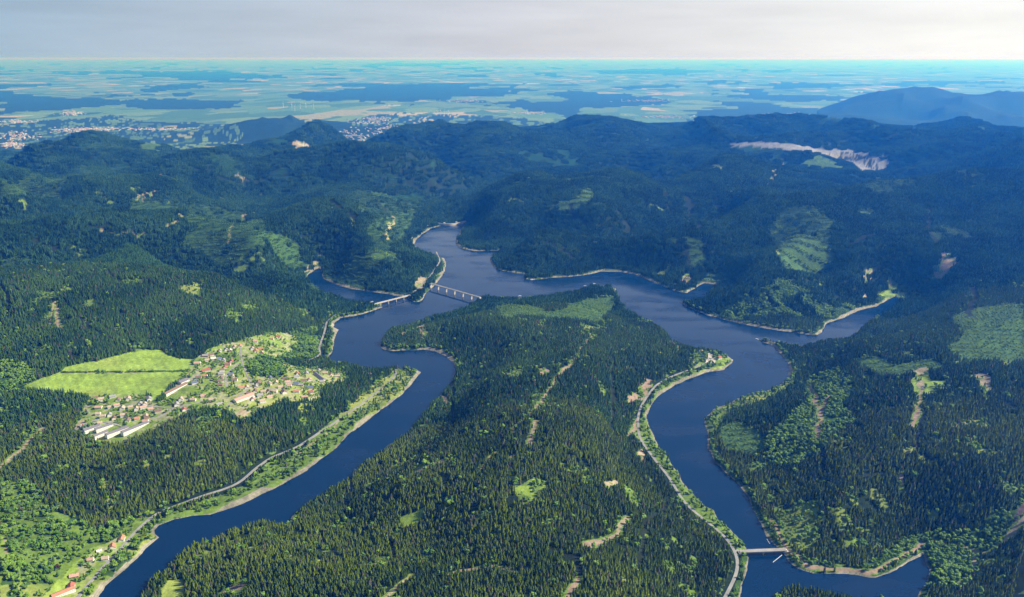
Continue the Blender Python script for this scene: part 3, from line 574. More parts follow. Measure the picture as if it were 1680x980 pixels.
def scatter(name, P, scl, coll, label, cat=None, squash=None):
    me = bpy.data.meshes.new(name); me.vertices.add(len(P)); me.vertices.foreach_set('co', np.asarray(P, np.float32).ravel())
    a = me.attributes.new('size', 'FLOAT_VECTOR', 'POINT'); a.data.foreach_set('vector', np.asarray(scl, np.float32).ravel())
    a = me.attributes.new('turn', 'FLOAT_VECTOR', 'POINT'); t = np.zeros((len(P), 3), np.float32); t[:, 2] = RNG.uniform(0, 6.28, len(P)); t[:, 0] = RNG.normal(0, .03, len(P)); a.data.foreach_set('vector', t.ravel())
    a = me.attributes.new('pick', 'INT', 'POINT'); a.data.foreach_set('value', RNG.integers(0, len(coll.objects), len(P)).astype(np.int32))
    o = link(name, me); ng = bpy.data.node_groups.new(name, 'GeometryNodeTree')
    ng.interface.new_socket('Geometry', in_out='INPUT', socket_type='NodeSocketGeometry'); ng.interface.new_socket('Geometry', in_out='OUTPUT', socket_type='NodeSocketGeometry')
    N = ng.nodes; gi = N.new('NodeGroupInput'); go = N.new('NodeGroupOutput'); ip = N.new('GeometryNodeInstanceOnPoints'); ci = N.new('GeometryNodeCollectionInfo')
    ci.inputs['Collection'].default_value = coll; ci.inputs['Separate Children'].default_value = True; ci.inputs['Reset Children'].default_value = True
    mp_ = N.new('GeometryNodeMeshToPoints'); ng.links.new(gi.outputs[0], mp_.inputs[0]); ng.links.new(mp_.outputs[0], ip.inputs['Points'])
    ng.links.new(ci.outputs[0], ip.inputs['Instance']); ip.inputs['Pick Instance'].default_value = True
    for nm, ty, sk in (('size', 'FLOAT_VECTOR', 'Scale'), ('turn', 'FLOAT_VECTOR', 'Rotation'), ('pick', 'INT', 'Instance Index')):
        q = N.new('GeometryNodeInputNamedAttribute'); q.data_type = ty; q.inputs[0].default_value = nm; ng.links.new(q.outputs['Attribute'], ip.inputs[sk])
    ng.links.new(ip.outputs[0], go.inputs[0])
    md = o.modifiers.new('instances', 'NODES'); md.node_group = ng
    tag(o, label, kind='stuff'); return o
def jitter(y0, y1, s, umax=.74, umin=-.74):
    xs = np.arange(umin*y1, umax*y1, s); ys = np.arange(y0, y1, s); X, Y = np.meshgrid(xs, ys)
    X = X + RNG.uniform(-.55, .55, X.shape)*s; Y = Y + RNG.uniform(-.55, .55, Y.shape)*s; X = X.ravel(); Y = Y.ravel()
    k = (Y > y0) & (Y < y1) & (np.abs(X/Y) < umax) & (Y > 960); return X[k], Y[k]
# skip what stands far behind a ridge (never seen, even a little to the side)
slope = (HT - HC)/GY; run = np.maximum.accumulate(slope, axis=1)
HID = (run - (HT + 26 - HC)/GY) * GY          # metres of extra height that would be needed
def keep(x, y, m=45): return look_near(HID, x, y) < m

roads = []
def road(w, *pts): roads.append((w, HP(pts)))
road(6.5, (1187,985),(1200,960),(1209,940),(1211,920),(1206,905),(1197,890),(1185,876),(1167,862),(1145,845),(1125,828),(1112,808),(1102,790),(1092,776),(1080,762),(1067,745),(1058,733),(1050,720),(1047,705),(1047,682),(1052,666),(1062,650),(1075,633),(1097,620),(1120,611),(1140,604),(1157,597),(1170,591))
road(6.5, (222,873),(247,850),(262,838),(290,830),(320,818),(360,806),(390,795),(405,782),(420,768),(442,752),(470,742),(492,732),(530,706),(560,686),(595,662),(627,637),(645,621),(652,613),(649,609))
road(7, (120,990),(138,967),(156,946),(179,920),(197,902),(215,880),(228,866),(247,850))
road(7, (505,592),(527,582),(523,574),(527,560),(532,547),(536,528),(550,517),(582,505),(612,500))
road(7, (672,484),(682,477),(695,465),(707,452),(717,437),(722,428),(716,418))
road(6, (672,420),(668,400),(682,382),(695,373),(707,368),(722,367))
road(6, (1212,903),(1206,905)); road(6, (1288,903),(1294,907))
for p in [[(139,667),(151,670),(180,668),(219,664),(245,667),(281,670),(295,669),(316,664),(345,654),(362,648)], [(200,712),(209,707),(241,691),(260,685),(279,677),(284,670)],
          [(300,630),(312,625),(332,609),(345,600)], [(394,566),(395,575),(396,589),(400,602),(404,612),(408,622),(414,632)], [(394,596),(380,606),(371,614),(370,625),(371,635)],
          [(414,632),(440,640),(470,636),(485,625),(505,627),(540,620)], [(370,668),(385,655),(400,645),(414,632)], [(150,690),(180,694),(200,700)], [(125,704),(160,692)]]:
    road(5, *p)
RM = np.zeros((NU, NV), bool)
for w, p in roads: RM |= line_dist(p, w + 8) < w/2 + 4.5
VER = np.zeros((NU, NV), bool)
for w, p in roads[:5]: VER |= line_dist(p, 32) < 14
CLT = CL.copy(); CLT[VER & (CLT == SPR)] = SCR; CLT[RM] = ROAD; col[VER & (CL == SPR), :3] = PAL[SCR]

# houses are placed first so that trees keep clear of them
HOUSES = """157 653 brown 1|166 656 tan 1|185 651 grey 1|194 656 brown 1|211 655 tan 1.3|245 655 grey 1.2|230 662 grey .9|238 664 tan .9|162 669 pink 1.1|181 668 tan 1|192 666 pink 1|201 670 tan 1|214 668 tan 1|224 672 tan 1|235 669 pink 1|247 671 pink 1|260 675 brown 1.2|290 664 grey 1.2|302 672 red 1.2|297 656 tan 1|316 656 tan 1|161 679 tan 1|169 684 tan 1|180 681 grey 1|187 686 brown 1.2|203 682 tan 1.1|210 690 brown 1.2|225 687 orange 1|240 684 tan 1.2|239 692 pink .9|164 694 tan .9|324 597 pink 1.3|337 584 grey 1.1|347 582 brown 1.1|340 592 tan .9|350 589 white .9|360 589 blue 1.1|367 592 grey .9|361 576 tan 1|371 574 grey .9|378 576 white 1|385 570 pink 1.1|394 568 orange 1.3|414 573 tan 1|420 576 orange 1.4|428 572 orange 1.2|419 561 pink .9|338 608 red 1.5|336 617 orange 1.2|380 594 red 1.1|374 598 red 1.1|369 603 red 1|364 608 brown 1|363 614 grey 1|363 620 brown 1|362 626 brown 1|361 632 brown .9|379 614 blue 1.1|382 619 tan 1|385 624 brown 1|396 636 orange 1.3|319 629 blue 1|326 620 brown 1|334 650 pink 1.1|317 657 tan 1|349 656 tan 1.2|360 663 grey 1.3|424 629 brown 1.3|420 635 grey 1|443 620 blue 1.4|442 630 tan 1.1|453 628 tan 1|469 621 brown 1.5|472 628 pink 1.1|419 642 brown 1|415 655 pink 1.1|427 650 grey 1.1|441 643 brown 1|442 651 pink 1.2|450 643 tan 1.1|432 643 tan .9|488 613 orange 1.3|486 619 grey 1.1|503 613 grey 1.3|514 610 tan 1|523 609 grey 1|534 612 tan 1|543 615 orange 1|554 618 tan 1|498 625 brown 1.1|508 623 pink 1.1|486 631 blue 1.1|493 632 grey 1|475 633 pink 1|486 643 orange 1.2|509 636 blue 1.2|510 643 red 1.1|466 644 brown 1.3|500 652 pink 1.1|528 626 grey 1.1|460 636 tan 1|405 636 tan 1|408 645 brown 1|430 659 tan 1|200 885 orange 1.1|185 897 orange 1.2|149 920 pink .8|173 917 tan .8|122 945 pink 1.3|117 964 red 1.1|163 904 white .6|457 552 red 1.1|446 556 pink .9|1159 570 white 1.1|1150 576 tan .9|1179 588 red 1.3|430 579 pink .9|645 596 brown .8|607 615 brown .8"""
HL = []
for s in HOUSES.split('|'):
    a, b, c, d = s.split(); HL.append((float(a), float(b), c, float(d), hit(float(a), float(b)+1.0, 0)))
LONG = [(151,705,'slate',42,12,.92),(171,703,'slate',44,12,.85),(165,715,'slate',36,11,1.0),(192,710,'slate',58,13,.94),(222,704,'slate',74,13,1.0),(288,639,'brown',84,14,1.2),(300,626,'slate',30,22,1.1),
        (400,653,'pink',60,20,.9),(524,619,'slate',74,11,-.95),(104,973,'orange',40,12,.78)]
LL = [(a, b, c, d, e, f, hit(a, b + 1, 0)) for a, b, c, d, e, f in LONG]
HB = np.zeros((NU, NV), bool)
HBP = np.array([h[4] for h in HL])
def near_house(x, y, r=11):
    k = np.zeros(len(x), bool)
    for hx, hy in HBP: k |= (np.abs(x-hx) < r) & (np.abs(y-hy) < r*1.3)
    for l in LL:
        hx, hy = l[6]; k |= (np.hypot(x-hx, y-hy) < l[3]*.55)
    return k
# ---- spruce, near: one tree per instance
X, Y = jitter(960, 3000, 5.6); c = look_near(CLT, X, Y); s = lookup(sd, X, Y)
gapn = fbm(X/26, Y/26, 2, 201)
k = (((c == SPR) & (gapn < .75)) | ((c == SCR) & (RNG.random(len(X)) < .05)) | ((c == YNG) & (RNG.random(len(X)) < .07)) | ((c == VIL) & (RNG.random(len(X)) < .012))) & (s > 3) & keep(X, Y)
X, Y, c = X[k], Y[k], c[k]; nh = ~near_house(X, Y) | (c != VIL); X, Y = X[nh], Y[nh]
stand = fbm(X/170, Y/170, 3, 211)
hgt = (8.6 + 9.8*stand) * RNG.uniform(.7, 1.2, len(X)); wid = hgt * RNG.uniform(.85, 1.2, len(X)) * 1.2
Z = lookup(HT, X, Y) - .3
vis_px = (np.abs(X/Y*1.0) < .62)
pyp = 490 + FPX*np.tan(np.arctan((HC-Z-10)/Y) - PITCH); inframe = (pyp < 968) & (np.abs(X/np.cos(0)/Y) < .62)
d3 = np.where(inframe & (Y > 1250), Y*Y + (HC-Z)**2, 1e12); near300 = np.argsort(d3)[:300]
mask = np.ones(len(X), bool); mask[near300] = False
NEAR_SP = np.c_[X, Y, Z, hgt, wid][near300]
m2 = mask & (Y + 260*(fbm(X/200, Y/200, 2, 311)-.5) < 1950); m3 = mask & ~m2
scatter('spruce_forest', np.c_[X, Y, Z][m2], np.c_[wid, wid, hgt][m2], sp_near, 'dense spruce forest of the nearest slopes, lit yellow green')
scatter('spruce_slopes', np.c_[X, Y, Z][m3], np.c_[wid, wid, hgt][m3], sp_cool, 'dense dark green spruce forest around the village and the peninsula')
n_sp = mask.sum()
# ---- spruce, middle distance and far
X, Y = jitter(3000, 5600, 18.5); c = look_near(CLT, X, Y); s = lookup(sd, X, Y); k = ((c == SPR) | ((c == YNG) & (RNG.random(len(X)) < .06)) | ((c == SCR) & (RNG.random(len(X)) < .1))) & (s > 10) & keep(X, Y); X, Y = X[k], Y[k]
h = (.72 + .5*fbm(X/260, Y/260, 3, 221)) * RNG.uniform(.85, 1.12, len(X)); w = RNG.uniform(.95, 1.15, len(X))
scatter('spruce_hills', np.c_[X, Y, lookup(HT, X, Y)-.5], np.c_[w, w, h], sp_mid, 'spruce covered hills across the middle of the view'); n_m = len(X)
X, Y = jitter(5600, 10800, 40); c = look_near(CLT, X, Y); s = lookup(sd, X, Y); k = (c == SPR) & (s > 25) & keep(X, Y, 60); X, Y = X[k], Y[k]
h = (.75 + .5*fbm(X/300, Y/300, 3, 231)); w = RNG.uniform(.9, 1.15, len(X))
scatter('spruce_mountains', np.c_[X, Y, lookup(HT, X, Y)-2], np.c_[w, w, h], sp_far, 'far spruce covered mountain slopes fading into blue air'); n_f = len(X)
# ---- broadleaf woods
X, Y = jitter(960, 3300, 6.2); c = look_near(CLT, X, Y); s = lookup(sd, X, Y); g = fbm(X/30, Y/30, 2, 241)
k = (((c == YNG) & (g > .30) & (RNG.random(len(X)) < .85)) | ((c == SCR) & (RNG.random(len(X)) < .22)) | ((c == VIL) & (g > .46) & (RNG.random(len(X)) < .52)) | ((c == SPR) & (RNG.random(len(X)) < .012))) & (s > 6) & keep(X, Y)
X, Y, c = X[k], Y[k], c[k]; nh = ~near_house(X, Y, 9); X, Y, c = X[nh], Y[nh], c[nh]
hgt = np.where(c == VIL, RNG.uniform(4, 9.5, len(X)), RNG.uniform(5, 12.5, len(X)) * (.6 + .8*fbm(X/70, Y/70, 2, 251))); Z = lookup(HT, X, Y) - .2
pyp = 490 + FPX*np.tan(np.arctan((HC-Z-6)/Y) - PITCH); inframe = (pyp < 972) & (np.abs(X/Y) < .64)
d3 = np.where(inframe & (hgt > 7.5), np.hypot(Y, HC)/hgt**.5, 1e9); nb = np.argsort(d3)[:260]; mask = np.ones(len(X), bool); mask[nb] = False
NEAR_BR = np.c_[X, Y, Z, hgt*1.1, hgt*1.25][nb]
scatter('broadleaf_woods', np.c_[X, Y, Z][mask], np.c_[hgt*1.25, hgt*1.25, hgt*1.1][mask], br_near, 'light green broadleaf woods and gardens trees along the shores and in the village'); n_b = mask.sum()
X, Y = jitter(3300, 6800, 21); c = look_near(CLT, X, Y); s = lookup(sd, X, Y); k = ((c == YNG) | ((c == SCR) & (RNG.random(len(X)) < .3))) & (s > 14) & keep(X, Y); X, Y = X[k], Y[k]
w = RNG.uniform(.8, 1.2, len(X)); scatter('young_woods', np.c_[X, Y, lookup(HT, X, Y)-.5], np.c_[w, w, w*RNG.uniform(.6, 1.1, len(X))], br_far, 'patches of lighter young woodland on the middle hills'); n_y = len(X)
# ---- rows of young plantation
X, Y = jitter(960, 6000, 9); c = look_near(CLT, X, Y); rowp = (X*.35 + Y + 40*fbm(X/200, Y/200, 2, 261)) % np.where(Y > 3300, 72, 34); k = (c == PLT) & (rowp < np.where(Y > 3300, 30, 17)) & (X/Y < .72); X, Y = X[k], Y[k]
w = RNG.uniform(7, 12, len(X)) * np.where(Y > 3300, 1.45, 1); scatter('young_plantation', np.c_[X, Y, lookup(HT, X, Y)-.2], np.c_[w, w, w*.8], bush, 'rows of bright green young plantation on felled slopes')
print('instances', n_sp, n_m, n_f, n_b, n_y, len(X))
# ---- the nearest trees as things of their own
sp_cr = [mesh_np('spruce_crown', v[0], v[1], [M_spruce]) for v in SP_V]; sp_tr = mesh_np('spruce_trunk', *trunk(), [M_bark])
br_cr = [mesh_np('broadleaf_crown', v[0], v[1], [M_broad if q % 3 == 0 else M_young]) for q, v in enumerate(BR_V)]; br_tr = mesh_np('broadleaf_trunk', *trunk(.45, .03), [M_bark])
def tree_things(rows, crowns, tr, name, label, cat, group):
    for q, (x, y, z, h, w) in enumerate(rows):
        o = link(name, None, None, (x, y, z), random.uniform(0, 6.28)); o.scale = (w, w, h); o.empty_display_size = .2
        tag(o, label, cat, group); link('crown', crowns[q % len(crowns)], o); link('trunk', tr, o)
tree_things(NEAR_SP, sp_cr, sp_tr, 'spruce_tree', 'dark green pointed spruce in the dense forest along the bottom edge of the photo', 'tree', 'spruces in the nearest forest')
tree_things(NEAR_BR, br_cr, br_tr, 'broadleaf_tree', 'light green rounded broadleaf tree in the near woods and shore strips', 'tree', 'broadleaf trees of the near shores')

# ------------------------------------------------------------------ roads draped on the ground
def drape(name, P, w, m, lift=.5, label=None):
    P = np.asarray(P, float); pts = []
    for a, b in zip(P[:-1], P[1:]):
        n = max(1, int(np.hypot(*(b-a))/14)); pts += [a + (b-a)*i/n for i in range(n)]
    pts.append(P[-1]); pts = np.array(pts)
    for _ in range(3): pts[1:-1] = (pts[:-2] + 2*pts[1:-1] + pts[2:])/4
    d = np.gradient(pts, axis=0); d /= np.maximum(np.linalg.norm(d, axis=1), 1e-6)[:, None]; nn = np.c_[-d[:, 1], d[:, 0]]
    V = []; Fc = []
    zc = np.maximum(lookup(HT, pts[:, 0], pts[:, 1]), 1.5)
    for i, p in enumerate(pts):
        l = p + nn[i]*w/2; r = p - nn[i]*w/2; zl, zr = gz(*l), gz(*r); z = max(zc[i], zl, zr) + lift
        V += [(l[0], l[1], z-2), (l[0], l[1], z), (r[0], r[1], z), (r[0], r[1], z-2)]
        if i: b = (i-1)*4; Fc += [(b+j, b+j+1, b+5+j, b+4+j) for j in range(3)]
    return link(name, mesh_np(name, V, Fc, [m]))
for w, p in roads: tag(drape('road', p, w, M_asph), kind='structure')

# ------------------------------------------------------------------ bridges and dam
def bridge(p0, p1, zd, w, npier, label, cat='bridge', base=-12):
    a = np.array(p0); b = np.array(p1); L = np.hypot(*(b-a)); ang = math.atan2(b[1]-a[1], b[0]-a[0]); root = link('road_bridge', None, None, (a[0], a[1], 0), ang); tag(root, label, cat)
    link('deck', MB().box(0, L, -w/2, w/2, zd-1.6, zd).mesh('deck', M_deck), root)
    for s in (-1, 1): link('parapet', MB().box(0, L, s*w/2-.25 if s > 0 else -w/2-.25, s*w/2+.25 if s > 0 else -w/2+.25, zd-.4, zd+1.2).mesh('parapet', M_deck), root)
    link('carriageway', MB().box(.5, L-.5, -w/2+1.4, w/2-1.4, zd+.004, zd+.06).mesh('carriageway', M_asph), root)
    for k in range(npier):
        x = L*(k+1)/(npier+1); m = MB().box(x-1.2, x+1.2, -w*.38, w*.38, base, zd-2.6); m.box(x-1.7, x+1.7, -w*.48, w*.48, zd-2.6, zd-1.6); link('pier', m.mesh('pier', M_conc), root)
    for x in (-3, L-5): link('abutment', MB().box(x, x+8, -w/2-1, w/2+1, base, zd-1.62).mesh('abutment', M_conc), root)
    return root
bridge(UP(1214,905,9), UP(1290,902,9), 9, 9.5, 1, 'short pale road bridge across the narrow neck at the lower right', base=-8)
bridge(UP(611,500,14), UP(674,484,14), 14, 9, 4, 'pale bridge on the left, over the mouth of the western side arm')
bridge(UP(706,465,20), UP(788,488,20), 20, 9.5, 5, 'long bridge with tall dark piers, from the headland to the central peninsula')
# dam
dp = [UP(716,368,2), UP(728,370,2), UP(742,370,2), UP(754,367.5,2), UP(764,365,2)]
def arc(pts, n=6):
    P = np.array(pts); 
    for _ in range(3):
        Q = [P[0]]
        for a, b in zip(P[:-1], P[1:]): Q += [a*.75+b*.25, a*.25+b*.75]
        Q.append(P[-1]); P = np.array(Q)
    return P
A_ = arc(dp); root = link('arch_dam', None, None, (A_[0][0], A_[0][1], 0)); tag(root, 'curved pale concrete dam closing the far north end of the reservoir', 'dam')
def wallmesh(A, w, z0, z1):
    d = np.gradient(A, axis=0); d /= np.linalg.norm(d, axis=1)[:, None]; n = np.c_[-d[:, 1], d[:, 0]]; V = []; Fc = []
    for i, p in enumerate(A):
        l = p + n[i]*w/2 - A[0]; r = p - n[i]*w/2 - A[0]; V += [(*l, z0), (*l, z1), (*r, z1), (*r, z0)]
        if i: b = (i-1)*4; Fc += [(b+j, b+(j+1) % 4, b+4+(j+1) % 4, b+4+j) for j in range(4)]
    Fc += [(0,3,2,1), tuple(len(V)-4+j for j in range(4))]; return V, Fc
link('wall', mesh_np('dam_wall', *wallmesh(A_, 14, -60, 12), [M_conc]), root); link('crown_road', mesh_np('dam_road', *wallmesh(A_, 9, 12.005, 12.4), [M_asph]), root)
for f in (.3, .6): q = A_[int(len(A_)*f)] - A_[0]; link('gate_house', MB().box(q[0]-5, q[0]+5, q[1]-4, q[1]+4, 12.4, 19).mesh('gate_house', M_white), root)

# ------------------------------------------------------------------ houses
ROOF = {'brown': (.20,.13,.10), 'tan': (.42,.33,.25), 'grey': (.30,.29,.30), 'pink': (.48,.30,.24), 'red': (.36,.12,.08), 'orange': (.44,.21,.13), 'white': (.68,.66,.62), 'blue': (.12,.15,.24), 'slate': (.17,.16,.19)}
RM_ = {k: mat('roof_tiles_' + k, v, .8, (.6, .18)) for k, v in ROOF.items()}
WM_ = [mat('house_wall', (.74,.72,.68), .85, (.3, .06)), mat('house_wall_cream', (.66,.58,.46), .85, (.3, .06)), mat('house_wall_wood', (.34,.22,.15), .85, (.3, .1))]
M_glass = mat('window_glass', (.05,.06,.08), .15, spec=.6)
def gable(L, Wd, hw, hr):
    m = MB(); m.add([(-L/2,-Wd/2,-3),(L/2,-Wd/2,-3),(L/2,Wd/2,-3),(-L/2,Wd/2,-3),(-L/2,-Wd/2,hw),(L/2,-Wd/2,hw),(L/2,Wd/2,hw),(-L/2,Wd/2,hw),(-L/2,0,hw+hr),(L/2,0,hw+hr)],
        [(0,1,5,4),(2,3,7,6),(1,2,6,9,5),(3,0,4,8,7),(0,3,2,1)]); return m
def roof(L, Wd, hw, hr, o=.6, t=.3):
    m = MB(); k = hr/(Wd/2); e = o*k
    for s in (-1, 1):
        a = [(-L/2-o, s*(Wd/2+o), hw-e), (L/2+o, s*(Wd/2+o), hw-e), (L/2+o, 0, hw+hr), (-L/2-o, 0, hw+hr)]
        top = [(x, y, z+t) for x, y, z in a]; f = [(0,1,2,3),(4,7,6,5),(0,4,5,1),(1,5,6,2),(3,7,4,0)] if s > 0 else [(3,2,1,0),(5,6,7,4),(1,5,4,0),(2,6,5,1),(0,4,7,3)]
        m.add([(x, y, z+.02) for x, y, z in a] + top, f)
    return m
def windows(L, Wd, hw, rows):
    m = MB(); n = max(2, int(L/3.2))
    for s in (-1, 1):
        for r_ in range(rows):
            for i in range(n):
                x = -L/2 + L*(i+.5)/n; z = 1.0 + r_*2.8; m.box(x-.6, x+.6, s*Wd/2-.04 if s > 0 else -Wd/2-.04, s*Wd/2+.04 if s > 0 else -Wd/2+.04, z, z+1.3)
    return m
cache = {}
def hparts(L, Wd, hw, hr, rc, wi, chim=True):
    key = (L, Wd, hw, hr, rc, wi, chim)
    if key not in cache:
        ch = MB().box(L*.2-.5, L*.2+.5, -.9, .1, hw+hr*.5, hw+hr+1.2)
        cache[key] = (gable(L, Wd, hw, hr).mesh('wall', WM_[wi]), roof(L, Wd, hw, hr).mesh('roof', RM_[rc]), windows(L, Wd, hw, max(1, int(hw//2.8))).mesh('window_rows', M_glass), ch.mesh('chimney', RM_['brown']) if chim else None)
    return cache[key]
def house(x, y, rz, L, Wd, hw, hr, rc, wi, label, name='house', group=None, chim=True, cat='house'):
    z = gz(x, y); o = link(name, None, None, (x, y, z), rz); tag(o, label, cat, group)
    a, b, c_, d = hparts(L, Wd, hw, hr, rc, wi, chim); link('wall', a, o); r_ = link('roof', b, o); link('windows', c_, o)
    if d: link('chimney', d, r_)
    return o
def region(px, py):
    if py > 870: return 'by the lower left shore road'
    if px > 1100: return 'on the headland of the marina'
    if px > 590: return 'in the woods above the shore bend'
    if px > 405 and py > 596: return 'in the right part of the village'
    if py <= 596 or (px > 315 and py < 612): return 'at the upper end of the village' if py > 563 else 'in the trees above the village'
    if px > 305: return 'in the middle of the village'
    if py < 660: return 'in the row below the meadow'
    if py < 676: return 'along the lower village street'
    return 'in the lowest rows of the village'
ORD = ['leftmost', 'second from the left', 'third from the left', 'fourth from the left', 'fifth from the left', 'sixth from the left', 'seventh from the left', 'eighth from the left', 'ninth from the left', 'tenth from the left', 'eleventh from the left', 'twelfth from the left', 'thirteenth from the left', 'fourteenth from the left', 'fifteenth from the left']
CN = {'brown': 'brown roofed', 'tan': 'tan roofed', 'grey': 'grey roofed', 'pink': 'pale pink roofed', 'red': 'red roofed', 'orange': 'orange roofed', 'white': 'white roofed', 'blue': 'dark blue roofed'}
grp = {}
for h in HL: grp.setdefault((h[2], region(h[0], h[1])), []).append(h)
for v in grp.values(): v.sort(key=lambda h: h[0])
for q, h in enumerate(HL):
    px, py, c, s, (x, y) = h; g = grp[(c, region(px, py))]; i = g.index(h)
    pos = '' if len(g) == 1 else (', rightmost such roof' if i == len(g)-1 else ', leftmost such roof' if i == 0 else ', ' + ORD[i].replace(' from', ' such from'))
    near_ = [k for k in HL if k is not h]
    rz = random.Random(int(px*7+py)).choice([.35, .5, 1.9, 2.05, .2]) + random.uniform(-.12, .12)
    L = [12.5, 14.5, 16][q % 3]*s; Wd = [10.5, 11.5][q % 2]*s**.5
    house(x, y, rz, round(L, 1), round(Wd, 1), [3.2, 5.6, 4.4][q % 3] if s > .7 else 2.6, [3.4, 4.0][q % 2] if s > .7 else 1.6, c, (q*5+int(px)) % 3 if q % 4 == 0 else 0, f'{CN[c]} house {region(px, py)}{pos}', group='village houses' if px < 600 and py < 700 else None)
LT = ['white block with dark grey roof directly beside the car park', 'white block with dark grey roof, uppermost of the village blocks', 'shorter white block with grey roof standing in front of the others', 'large white block with grey roof in the middle of the lower row',
      'longest white block with dark grey roof beside the forest edge', 'long brown roofed barn at the right end of the meadow', 'broad dark roofed hall at the upper end of the long barn', 'large pale pink roofed building in the middle of the village', 'long dark roofed row building at the right end of the village', 'long orange roofed farmhouse at the bottom left by the meadow']
for (px, py, c, L, Wd, rz, (x, y)), lab in zip(LL, LT): house(x, y, rz, L, Wd, 8.5 if px < 230 and c == 'slate' else 5, 2.4 if px < 230 else 3.6, c, 0, lab, name='long_building', chim=False, cat='building')

# ------------------------------------------------------------------ cars, boats, poles, turbines
CC = {'white': (.75,.75,.75), 'silver': (.5,.52,.54), 'red': (.5,.04,.03), 'blue': (.05,.12,.35), 'black': (.02,.02,.022)}
SCALE_H = 1
CMt = {k: mat('car_paint_' + k, v, .3, spec=.5) for k, v in CC.items()}; M_tyre = mat('tyre', (.02,.02,.02), .9)
cb = {}
def car_parts(c):
    if c not in cb:
        b = MB(); pr = [(-2.1,.35),(2.15,.35),(2.2,.8),(1.2,.95),(.6,1.45),(-1.1,1.48),(-1.9,1.0),(-2.15,.9)]; n = len(pr)
        b.add([(x, -.88, z) for x, z in pr] + [(x, .88, z) for x, z in pr], [tuple(range(n)), tuple(range(2*n-1, n-1, -1))] + [(i, n+i, n+(i+1) % n, (i+1) % n) for i in range(n)])
        g = MB().box(-1.2, .62, -.9, .9, 1.0, 1.36); w = MB()
        wl = []
        for x in (-1.35, 1.35):
            for y in (-.8, .8):
                m = MB(); vs = [(x+.33*math.cos(a*.785), y-.1, .33+.33*math.sin(a*.785)) for a in range(8)] + [(x+.33*math.cos(a*.785), y+.1, .33+.33*math.sin(a*.785)) for a in range(8)]
                m.add(vs, [tuple(range(8)), tuple(range(15, 7, -1))] + [(i, 8+i, 8+(i+1) % 8, (i+1) % 8) for i in range(8)]); wl.append(m.mesh('wheel', M_tyre))
        cb[c] = (b.mesh('body', CMt[c]), g.mesh('windows', M_glass), wl)
    return cb[c]
def car(px, py, c, rz, label, group=None):
    x, y = hit(px, py); o = link('parked_car', None, None, (x, y, gz(x, y)+.4), rz); tag(o, label, 'car', group); a, g, wl = car_parts(c); link('body', a, o); link('windows', g, o)
    for w in wl: link('wheel', w, o)
def slab(name, pts, m, lift=.6, label=None, cat=None):
    P = HP(pts); V = [(x, y, gz(x, y)+lift) for x, y in P]; zc = max(v[2] for v in V); V = [(v[0], v[1], zc) for v in V]; n = len(V)
    V += [(v[0], v[1], zc-5) for v in V]; return tag(link(name, mesh_np(name, V, [tuple(range(n-1, -1, -1)) if np.cross(P[1]-P[0], P[2]-P[1]) < 0 else tuple(range(n))] + [(i, (i+1) % n, n+(i+1) % n, n+i) for i in range(n)], [m])), kind='structure'), zc
_, zp = slab('car_park', [(128,700),(140,694),(150,699),(138,707)], M_asph)
side = ['front', 'back']
x0, y0 = hit(132, 700); x1, y1 = hit(145, 698)
cl = ['white','red','silver','blue','white','red','black','silver','white','blue','silver','black']
for i in range(12):
    r_ = i // 6; f = (i % 6)/5; o_x = x0 + (x1-x0)*f; o_y = y0 + (y1-y0)*f - r_*9 + 4
    o = link('parked_car', None, None, (o_x, o_y, zp+.02), 1.7); n_ = ['first', 'second', 'third', 'fourth', 'fifth', 'sixth'][i % 6]
    tag(o, f'{cl[i]} car, {n_} from the left in the {side[1-r_]} row of the village car park', 'car', 'cars on the village car park'); a, g, wl = car_parts(cl[i]); link('body', a, o); link('windows', g, o)
    for w in wl: link('wheel', w, o)
_, zm = slab('car_park', [(1152,583),(1164,580),(1176,588),(1172,597),(1158,598)], M_conc)
for i in range(10):
    xa, ya = hit(1157 + (i % 5)*2.6, 585.5 + (i % 5)*1.1 + (i//5)*3.6); c = ['white','white','silver','blue','white','silver','white','red','white','white'][i]
    o = link('parked_car', None, None, (xa, ya, zm+.02), .3); tag(o, f'{c} car, {ORD[i % 5]} in the {"upper" if i < 5 else "lower"} row at the marina', 'car', 'cars parked at the marina'); a, g, wl = car_parts(c); link('body', a, o); link('windows', g, o)
    for w in wl: link('wheel', w, o)
def boat(px, py, L, rz, label):
    x, y = UP(px, py, 0); o = link('boat', None, None, (x, y, 0), rz); tag(o, label, 'boat'); W = L*.16
    h = MB(); V = []
    for z, s in ((-.3, .8), (1.1, 1)): V += [(-L/2*s, -W*s, z), (L*.2*s, -W*s, z), (L/2*s, 0, z), (L*.2*s, W*s, z), (-L/2*s, W*s, z)]
    h.add(V, [(4,3,2,1,0), (5,6,7,8,9)] + [(i, (i+1) % 5, 5+(i+1) % 5, 5+i) for i in range(5)]); link('hull', h.mesh('hull', M_white), o)
    c_ = link('cabin', MB().box(-L*.28, L*.1, -W*.7, W*.7, 1.1, 2.9).mesh('cabin', M_white), o); link('windows', MB().box(-L*.26, L*.102, -W*.72, W*.72, 1.8, 2.4).mesh('windows', M_glass), o)
boat(975,466,14,.3,'small white boat moored at the tip of the central peninsula, right of its pair'); boat(960,469.5,13,.2,'small white boat moored at the peninsula tip, left of its pair')
boat(853,486,16,.2,'white boat moored on the shore road side of the peninsula')
def pontoon(pa, pb, w, label):
    a = UP(*pa, 0); b = UP(*pb, 0); m = MB().bar((0, 0, .5), (b[0]-a[0], b[1]-a[1], .5), w, .8); o = link('floating_jetty', m.mesh('floating_jetty', M_metal), None, (a[0], a[1], 0)); tag(o, label, 'jetty')
